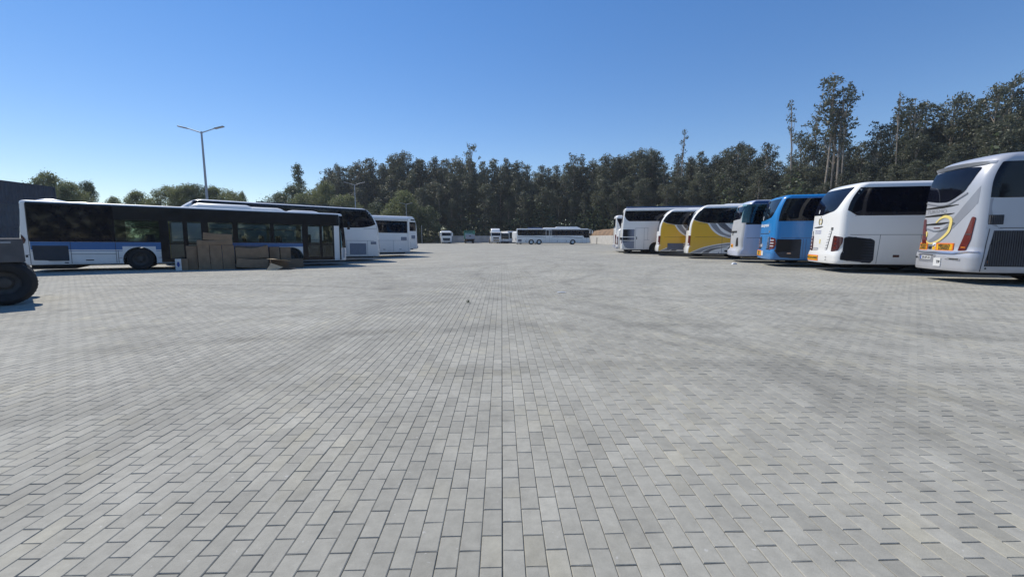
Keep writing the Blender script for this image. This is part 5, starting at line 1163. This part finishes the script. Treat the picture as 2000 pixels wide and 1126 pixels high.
street_lamp(411, 29.8, 'tall twin arm street lamp rising above the city bus against the sky', h=8.65); street_lamp(697, 62, 'twin arm street lamp above the arched white coach, before the trees'); street_lamp(795, 98, 'small distant twin arm street lamp above the shuttle coach')

# small things on the paving
c = at(913, 1.42*820/(592-463.5)); mb = MB(); rs = random.Random(5)
for k in range(16):
    a = rs.uniform(0, 6.28); r = rs.uniform(.0, .045); q = Vector((math.cos(a)*r, math.sin(a)*r*.6, rs.uniform(.005, .05))); t = rs.uniform(0, 6.28); l = rs.uniform(.02, .035)
    mb.add([q+Vector((math.cos(t)*l, math.sin(t)*l, rs.uniform(-.01, .02))), q+Vector((-math.sin(t)*l*.5, math.cos(t)*l*.5, .01)), q-Vector((math.cos(t)*l, math.sin(t)*l, rs.uniform(-.01, .005))), q+Vector((math.sin(t)*l*.5, -math.cos(t)*l*.5, -.004))], [(0, 1, 2, 3)])
o = mb.ob('dead_leaf', M['dark_leaf']); o.location = c+Vector((0, 0, .004)); tag(o, 'crumpled dark leaf lying on the pavers near the middle', 'leaf')
c = at(1098, 1.42*820/(571-463.5)); o = simple_profile([(-.12, 0), (-.05, .012), (.05, .016), (.12, .004), (.12, .001), (-.12, -.002)], .05, M['text_white'], 'paper_strip', None, 0); o.location = c+Vector((0, 0, .004)); tag(o, 'white strip of paper lying on the pavers', 'paper')
c = at(1437, 1.42*820/(515.5-463.5)); o = simple_profile([(-.12, 0), (-.09, .07), (.02, .10), (.10, .06), (.13, 0)], .14, M['text_white'], 'plastic_scrap', None, .01); o.location = c; tag(o, 'small white plastic scrap on the ground before the right row', 'litter')

# ------------------------------------------------------------------ vegetation
def quads(P, size_l, size_w, r, droop=.5, flat=0):
    """leaf quads at points P (n,3); sizes in metres"""
    n = len(P); a = r.uniform(0, 2*math.pi, n); el = r.normal(-droop, .5, n)
    d = np.stack([np.cos(a)*np.cos(el), np.sin(a)*np.cos(el), np.sin(el)], 1)
    q = r.normal(size=(n, 3)); q -= d*np.sum(q*d, 1, keepdims=True); q /= np.linalg.norm(q, axis=1, keepdims=True)
    L = (size_l*r.uniform(.6, 1.3, n))[:, None]; W = (size_w*r.uniform(.6, 1.3, n))[:, None]
    V = np.stack([P-d*L/2, P+q*W/2, P+d*L/2, P-q*W/2], 1); return V.reshape(-1, 3)
def quad_mesh(name, V, m):
    n = len(V)//4; me = bpy.data.meshes.new(name); me.vertices.add(len(V)); me.vertices.foreach_set('co', V.astype(np.float32).reshape(-1))
    me.loops.add(n*4); me.loops.foreach_set('vertex_index', np.arange(n*4, dtype=np.int32)); me.polygons.add(n); me.polygons.foreach_set('loop_start', np.arange(0, n*4, 4, dtype=np.int32))
    me.update(calc_edges=True); me.shade_flat(); me.materials.append(m); return me
def tree_variant(seed, kind):
    """unit tree: 20 m tall; returns (crown mesh, trunk mesh)"""
    r = np.random.default_rng(seed); Ht = 20.0; mb = MB(); clumps = []
    bend = r.normal(0, .35, 2); tp = [(bend[0]*math.sin(t*2.6)*1.0, bend[1]*math.sin(t*2.1+.4)*1.0-bend[1]*math.sin(.4), t*Ht*.97) for t in np.linspace(0, 1, 9)]
    tr = .20 if kind != 'bush' else .12
    mb.tube(tp, list(np.linspace(tr, .03, 9)), 6)
    T = lambda t: np.array([np.interp(t, np.linspace(0, 1, 9), [p[i] for p in tp]) for i in range(3)])
    if kind == 'full': n, t0, rad, cr = 34, .22, 2.7, (1.0, 1.7)
    elif kind == 'airy': n, t0, rad, cr = 30, .25, 2.7, (.7, 1.35)
    elif kind == 'cone': n, t0, rad, cr = 30, .25, 1.9, (.8, 1.3)
    elif kind == 'wispy': n, t0, rad, cr = 13, .62, 1.6, (.5, .95)
    elif kind == 'pole': n, t0, rad, cr = 10, .66, .75, (.3, .62)
    elif kind == 'poplar': n, t0, rad, cr = 40, .05, 1.3, (.9, 1.3)
    elif kind == 'bush': n, t0, rad, cr = 46, .05, 9.0, (2.0, 3.6)
    for i in range(n):
        t = t0+(1-t0)*((i+r.uniform(0, 1))/n); q = (t-t0)/(1-t0)
        if kind in ('full', 'airy'): env = (.35+.65*math.sin(math.pi*min(1, q*.9+.12)))*rad*(1 if q < .85 else 1.25-(q-.6))
        elif kind == 'cone': env = rad*(1.08-q)**.7
        elif kind in ('wispy', 'pole'): env = rad*r.uniform(.3, 1)
        elif kind == 'poplar': env = rad*math.sin(math.pi*min(1, q*.8+.2))**.6
        else: env = rad*math.sqrt(max(.03, 1-q**2))
        a = r.uniform(0, 2*math.pi)+i*2.4; ro = env*math.sqrt(r.uniform(.15, 1)); base = T(max(0, t-.12 if kind != 'bush' else t*.4)); c = T(min(1, t))
        c = np.array([c[0]+math.cos(a)*ro, c[1]+math.sin(a)*ro, min(t*Ht, Ht-.5)]); s_ = r.uniform(*cr)*(1 if q < .9 else .8)
        clumps.append((c, s_)); mid = (base+c)/2+np.array([0, 0, -.3]); mb.tube([tuple(base), tuple(mid), tuple(c)], [.07, .045, .015], 4, cap=False)
    if kind in ('wispy', 'full', 'airy'):
        for i in range(5 if kind == 'full' else 4):
            t = r.uniform(t0-.05, .98); a = r.uniform(0, 6.28); c = T(min(t, 1))+np.array([math.cos(a)*rad*1.1, math.sin(a)*rad*1.1, .3]); clumps.append((c, r.uniform(.3, .6))); mb.tube([tuple(T(max(0, t-.15))), tuple(c)], [.05, .015], 4, cap=False)
    P = []
    dens = {'airy': 125, 'full': 150, 'cone': 140, 'wispy': 110, 'pole': 95, 'poplar': 150, 'bush': 190}[kind]
    for c, s_ in clumps:
        k = int(dens*(s_/1.2)**(1.6 if kind != 'bush' else 1.0)); v = r.normal(size=(k, 3)); v /= np.linalg.norm(v, axis=1, keepdims=True); rr = r.uniform(.25, 1, k)**.6
        off = v*rr[:, None]*s_; off[:, 2] *= .78
        # leaves gather into sprays
        sub = r.normal(size=(max(3, k//9), 3)); sub /= np.linalg.norm(sub, axis=1, keepdims=True); sub *= s_*.85; sub[:, 2] *= .78
        pick = sub[r.integers(0, len(sub), k)]+r.normal(0, .17*s_+.06, (k, 3)); use = r.uniform(size=k) < .72; off[use] = pick[use]; P.append(off+c)
    P = np.concatenate(P)
    if kind == 'bush': V = quads(P, .55, .30, r, .1)
    else: V = quads(P, .46 if kind != 'pole' else .34, .20, r, .55)
    return V, mb
def build_variant(seed, kind, leaf, bark):
    V, mb = tree_variant(seed, kind); return quad_mesh('crown', V, M[leaf]), mesh_of('trunk', mb.v, mb.f, M[bark], True)
FULL = [build_variant(s, 'full', 'euc_leaf', 'bark') for s in range(1, 6)]; CONE = [build_variant(s, 'cone', 'euc_leaf', 'bark') for s in range(11, 15)]
WISP = [build_variant(s, 'wispy', 'euc_leaf', 'bark') for s in range(21, 25)]; AIRY = [build_variant(s, 'airy', 'euc_leaf', 'bark') for s in range(61, 66)]; POLE = [build_variant(s, 'pole', 'euc_leaf', 'bark') for s in range(31, 34)]
POP = build_variant(41, 'poplar', 'dark_leaf', 'bark_dark'); BUSH = [build_variant(s, 'bush', 'bush_leaf', 'bark_dark') for s in (51, 52, 53)]; DBUSH = [build_variant(s, 'bush', 'dark_leaf', 'bark_dark') for s in (54, 55)]
def plant(var, px, d, h, label, cat, group=None, wide=1.0, z=0, name='eucalyptus_tree', lean=0):
    c = at(px, d); o = empty(name, (c.x, c.y, z), (lean*.6, lean, random.uniform(0, 6.28))); s = h/20; o.scale = (s*wide, s*wide, s); tag(o, label, cat, group)
    t = link('trunk', var[1], o); k = link('crown', var[0], o); return o
HOR = 463.5
def dist(px):  return float(np.interp(px, [560, 650, 900, 1150, 1300, 1500, 1700, 2000, 2200], [140, 138, 130, 122, 110, 92, 78, 66, 62]))
def h_for(y, d): return CAMH+(HOR-y)*d/F*1.0
SKY = [(632, 365, 'f'), (652, 338, 'f'), (668, 330, 'f'), (690, 333, 'f'), (708, 325, 'f'), (728, 320, 'f'), (750, 326, 'c'), (772, 314, 'f'), (792, 307, 'f'), (815, 318, 'f'), (850, 315, 'c'), (878, 319, 'f'), (897, 318, 'f'), (922, 289, 'w'), (924, 318, 'f'), (945, 322, 'c'),
       (962, 318, 'c'), (985, 318, 'c'), (1010, 325, 'f'), (1030, 328, 'c'), (1060, 330, 'c'), (1088, 330, 'c'), (1108, 326, 'f'), (1118, 308, 'w'), (1136, 309, 'w'), (1130, 332, 'f'), (1158, 322, 'f'), (1180, 312, 'f'), (1205, 314, 'f'), (1228, 310, 'f'), (1245, 302, 'f'), (1270, 301, 'f'), (1292, 328, 'f'),
       (1316, 308, 'w'), (1343, 313, 'c'), (1361, 304, 'c'), (1388, 312, 'f'), (1410, 302, 'f'), (1432, 289, 'f'), (1455, 294, 'f'), (1484, 288, 'f'), (1512, 322, 'f'), (1548, 268, 'f'), (1568, 282, 'f'), (1572, 232, 'w'), (1598, 282, 'f'), (1625, 272, 'f'), (1660, 290, 'w'), (1688, 250, 'w'), (1672, 285, 'f'), (1700, 268, 'f'),
       (1732, 235, 'f'), (1752, 215, 'f'), (1785, 214, 'f'), (1810, 222, 'w'), (1835, 203, 'f'), (1858, 208, 'f'), (1885, 208, 'f'), (1912, 184, 'f'), (1940, 168, 'f'), (1965, 182, 'f'), (1990, 178, 'f'), (2020, 180, 'f'), (2060, 182, 'f')]
G_E = 'eucalyptus trees of the wood behind the yard'
for i, (px, y, k) in enumerate(SKY):
    d = dist(px)+random.uniform(-1, 4); zb = 3.0 if px > 1040 else .8
    var = random.choice({'f': FULL if px < 1290 else AIRY, 'c': CONE, 'w': WISP}[k]); lab = {'f': 'tall bushy eucalyptus whose crown tops the skyline of the wood', 'c': 'pointed narrow eucalyptus on the skyline of the wood', 'w': 'eucalyptus with a loose airy crown on the skyline'}[k]; grp = {'f': G_E+' (bushy)', 'c': G_E+' (pointed)', 'w': G_E+' (airy)'}[k]
    LM = [(600, 700, 'the second street lamp'), (700, 790, 'the arched and shuttle coaches'), (790, 860, 'the small distant street lamp'), (860, 940, 'the white truck and the slatted truck'), (940, 1005, 'the tall roofed truck'), (1005, 1155, 'the broadside coach'), (1155, 1290, 'the tall plain white coach'), (1290, 1430, 'the yellow coaches'), (1430, 1480, 'the narrow white coach'), (1480, 1590, 'the blue coach'), (1590, 1790, 'the white coach with the emblem'), (1790, 2100, 'the silver coach')]
    for a_, b_, nm in LM:
        if a_ <= px < b_:
            peers = sorted(q[0] for q in SKY if q[2] == k and a_ <= q[0] < b_); ordn = ['first', 'second', 'third', 'fourth', 'fifth', 'sixth', 'seventh', 'eighth', 'ninth', 'tenth'][peers.index(px)]
            lab = ('%s bushy eucalyptus crown from the left above ' if k == 'f' else '%s pointed eucalyptus from the left above ' if k == 'c' else '%s airy crowned eucalyptus from the left above ') % ordn + nm
            if len(peers) == 1: lab = ('only bushy eucalyptus crown above ' if k == 'f' else 'only pointed eucalyptus above ' if k == 'c' else 'only airy crowned eucalyptus above ') + nm
    if px == 922: lab, grp = 'single airy eucalyptus standing above the others left of centre', None
    plant(var, px, d, h_for(y-2, d)-zb, lab, 'tree', grp, wide=random.uniform(.92, 1.15)*(.95 if px > 1480 else 1), z=zb)
for px, y, k, lab, ln in [(1327, 261, 'p', 'bare stemmed eucalyptus with a tiny tuft rising over the right centre of the wood', -.02), (1540, 200, 'p', 'very thin leaning eucalyptus pole left of the tall open trees', .06), (1596, 166, 'w', 'tallest open crowned eucalyptus of the right hand group', .02), (1606, 200, 'w', 'eucalyptus with loose hanging clumps beside the tallest one', .0),
                          (1630, 178, 'w', 'open eucalyptus just right of the tallest one', .02), (1638, 215, 'p', 'slender tufted eucalyptus stem right of the open group', .03), (1618, 235, 'p', 'short thin tufted stem within the open group', -.02), (1745, 188, 'p', 'thin bent eucalyptus top with a tuft, left of the dense crowns', .04), (1756, 205, 'w', 'sparse eucalyptus beside the thin bent one', .02)]:
    d = dist(px)-3; plant(random.choice(POLE if k == 'p' else WISP), px, d, h_for(y, d)-3, lab, 'tree', None, wide=1.1 if k == 'w' else .9, z=3.0, lean=ln)
skx = [s[0] for s in SKY if s[2] != 'w']; sky_ = [s[1] for s in SKY if s[2] != 'w']
for row, (dd, f0, f1, step) in enumerate([(-7, .50, .72, 21), (-3, .62, .88, 17), (6, .78, .97, 19), (14, .82, 1.0, 24)]):
    px = 640+row*5
    while px < 2090:
        y = float(np.interp(px, skx, sky_)); d = dist(px)+dd+random.uniform(-1.5, 1.5); zb = 3.0 if px > 1040 else .8
        h = (h_for(y, d)-zb)*random.uniform(f0, f1)*(.86 if px > 1480 else 1)
        plant(random.choice(FULL+CONE[:2]), px+random.uniform(-6, 6), d, h, 'lower eucalyptus inside the dense dark wood behind the yard', 'tree', G_E+' (inner)', wide=random.uniform(1.0, 1.35), z=zb)
        px += step*random.uniform(.8, 1.2)*(1.25 if px > 1500 else 1)
# scattered trees at the left
plant(POP, 587, 128, h_for(325, 128), 'narrow dark poplar standing alone left of the wood', 'tree', wide=1.0, name='poplar_tree')
for px, y, d, wd, v, lab in [(575, 368, 120, .95, DBUSH, 'dark rounded tree at the foot of the poplar'), (618, 378, 118, .9, BUSH, 'yellowish green bushy tree between poplar and wood'), (642, 362, 116, .55, BUSH, 'green bushy tree in front of the left end of the wood'), (598, 384, 112, .8, BUSH, 'low green tree right of the poplar foot'), (680, 385, 112, .9, BUSH, 'green bush tree behind the second street lamp'),
                             (790, 378, 108, .75, BUSH, 'light green tree behind the small distant street lamp'), (770, 400, 105, .9, BUSH, 'low light green bush left of the distant lamp'), (835, 405, 110, .9, DBUSH, 'dark green bush right of the distant lamp'), (560, 383, 125, .9, DBUSH, 'dark low tree left of the poplar'), (730, 400, 110, .9, DBUSH, 'dark bush tree behind the arched coach'),
                             (112, 345, 72, .62, BUSH, 'light green round tree right of the containers'), (150, 362, 70, .55, BUSH, 'green tree right of the round one behind the city bus'), (180, 361, 74, .45, DBUSH, 'dark green tree at the right end of the left clump'), (140, 370, 66, .6, DBUSH, 'dark lower tree within the left clump'), (85, 368, 70, .6, DBUSH, 'dark tree half hidden by the containers'),
                             (280, 378, 85, .7, BUSH, 'pale feathery tree at left of the middle hedge'), (330, 370, 84, .75, BUSH, 'green spreading tree left of the tall street lamp'), (372, 367, 83, .7, BUSH, 'green tree directly left of the tall street lamp'), (395, 366, 84, .7, DBUSH, 'dense tree directly behind the tall street lamp pole'), (430, 370, 86, .8, BUSH, 'green tree right of the tall street lamp'), (455, 378, 90, .6, BUSH, 'low tree at the right end of the middle hedge'), (228, 388, 90, .5, BUSH, 'small pale bush between the two left clumps'), (480, 379, 100, .25, BUSH, 'thin small bush right of the middle hedge')]:
    plant(random.choice(v), px, d, h_for(y, d), lab, 'tree', None, wide=wd*1.15, name='broadleaf_tree', z=-.2)
def undergrowth():
    r = np.random.default_rng(5); P = []
    for px in np.arange(560, 2130, .5):
        d = dist(px); k = 22
        for _ in range(k):
            dd = d-11+r.uniform(0, 12); c = at(px+r.uniform(-1, 1), dd); zb = 2.8 if px > 1040 else .6; top = 3.5+2.5*math.sin(px*.05)+2*math.sin(px*.013+1); z = zb+abs(r.normal(0, 1))*top*.55
            P.append((c.x, c.y, z))
    for px in np.arange(560, 2130, .7):
        d = dist(px)
        for _ in range(26):
            c = at(px+r.uniform(-1, 1), d+r.uniform(17, 24)); P.append((c.x, c.y, (2.8 if px > 1040 else .2)+r.uniform(0, 1)**.8*(.42*h_for(float(np.interp(px, skx, sky_)), d)+2*math.sin(px*.09))))
    V = quads(np.array(P), .75, .4, r, .2); o = link('undergrowth', quad_mesh('undergrowth', V, M['dark_leaf']), kind='stuff'); tag(o, 'dark green undergrowth at the foot of the wood')
undergrowth()

def reflected_tree_belt():
    """unseen leaf belt added behind the viewer to darken reflections in the bus glass"""
    r = np.random.default_rng(9); P = []
    for a in np.arange(95, 265, .16):
        for _ in range(14):
            q = R(90-a); rr = 88+r.uniform(0, 9); P.append((math.cos(q)*rr, math.sin(q)*rr, r.uniform(0, 1)**.8*(12+3*math.sin(a*.35)+2.5*math.sin(a*1.3+1))))
    V = quads(np.array(P), 2.0, 1.1, r, .2); o = link('reflected_tree_belt', quad_mesh('reflected_tree_belt', V, M['dark_leaf']), kind='stuff'); tag(o, 'unseen dark tree belt added behind the viewer for the bus glass to reflect')
reflected_tree_belt()  # out of view, added only to give the vehicle glass dark reflections

hz = MB(); hz.box(-260, 260, -130, 300, -1.8, 33); h_ = hz.ob('haze', None, kind='stuff') if False else None
hm = bpy.data.materials.new('haze_air'); hm.use_nodes = True; ht = hm.node_tree; ht.nodes.clear()
ho = ht.nodes.new('ShaderNodeOutputMaterial'); pv_ = ht.nodes.new('ShaderNodeVolumePrincipled'); pv_.inputs['Color'].default_value = (.85, .92, 1, 1); pv_.inputs['Density'].default_value = .0003; pv_.inputs['Anisotropy'].default_value = .2
ht.links.new(pv_.outputs[0], ho.inputs['Volume']); hz.ob('haze', hm, kind='stuff')
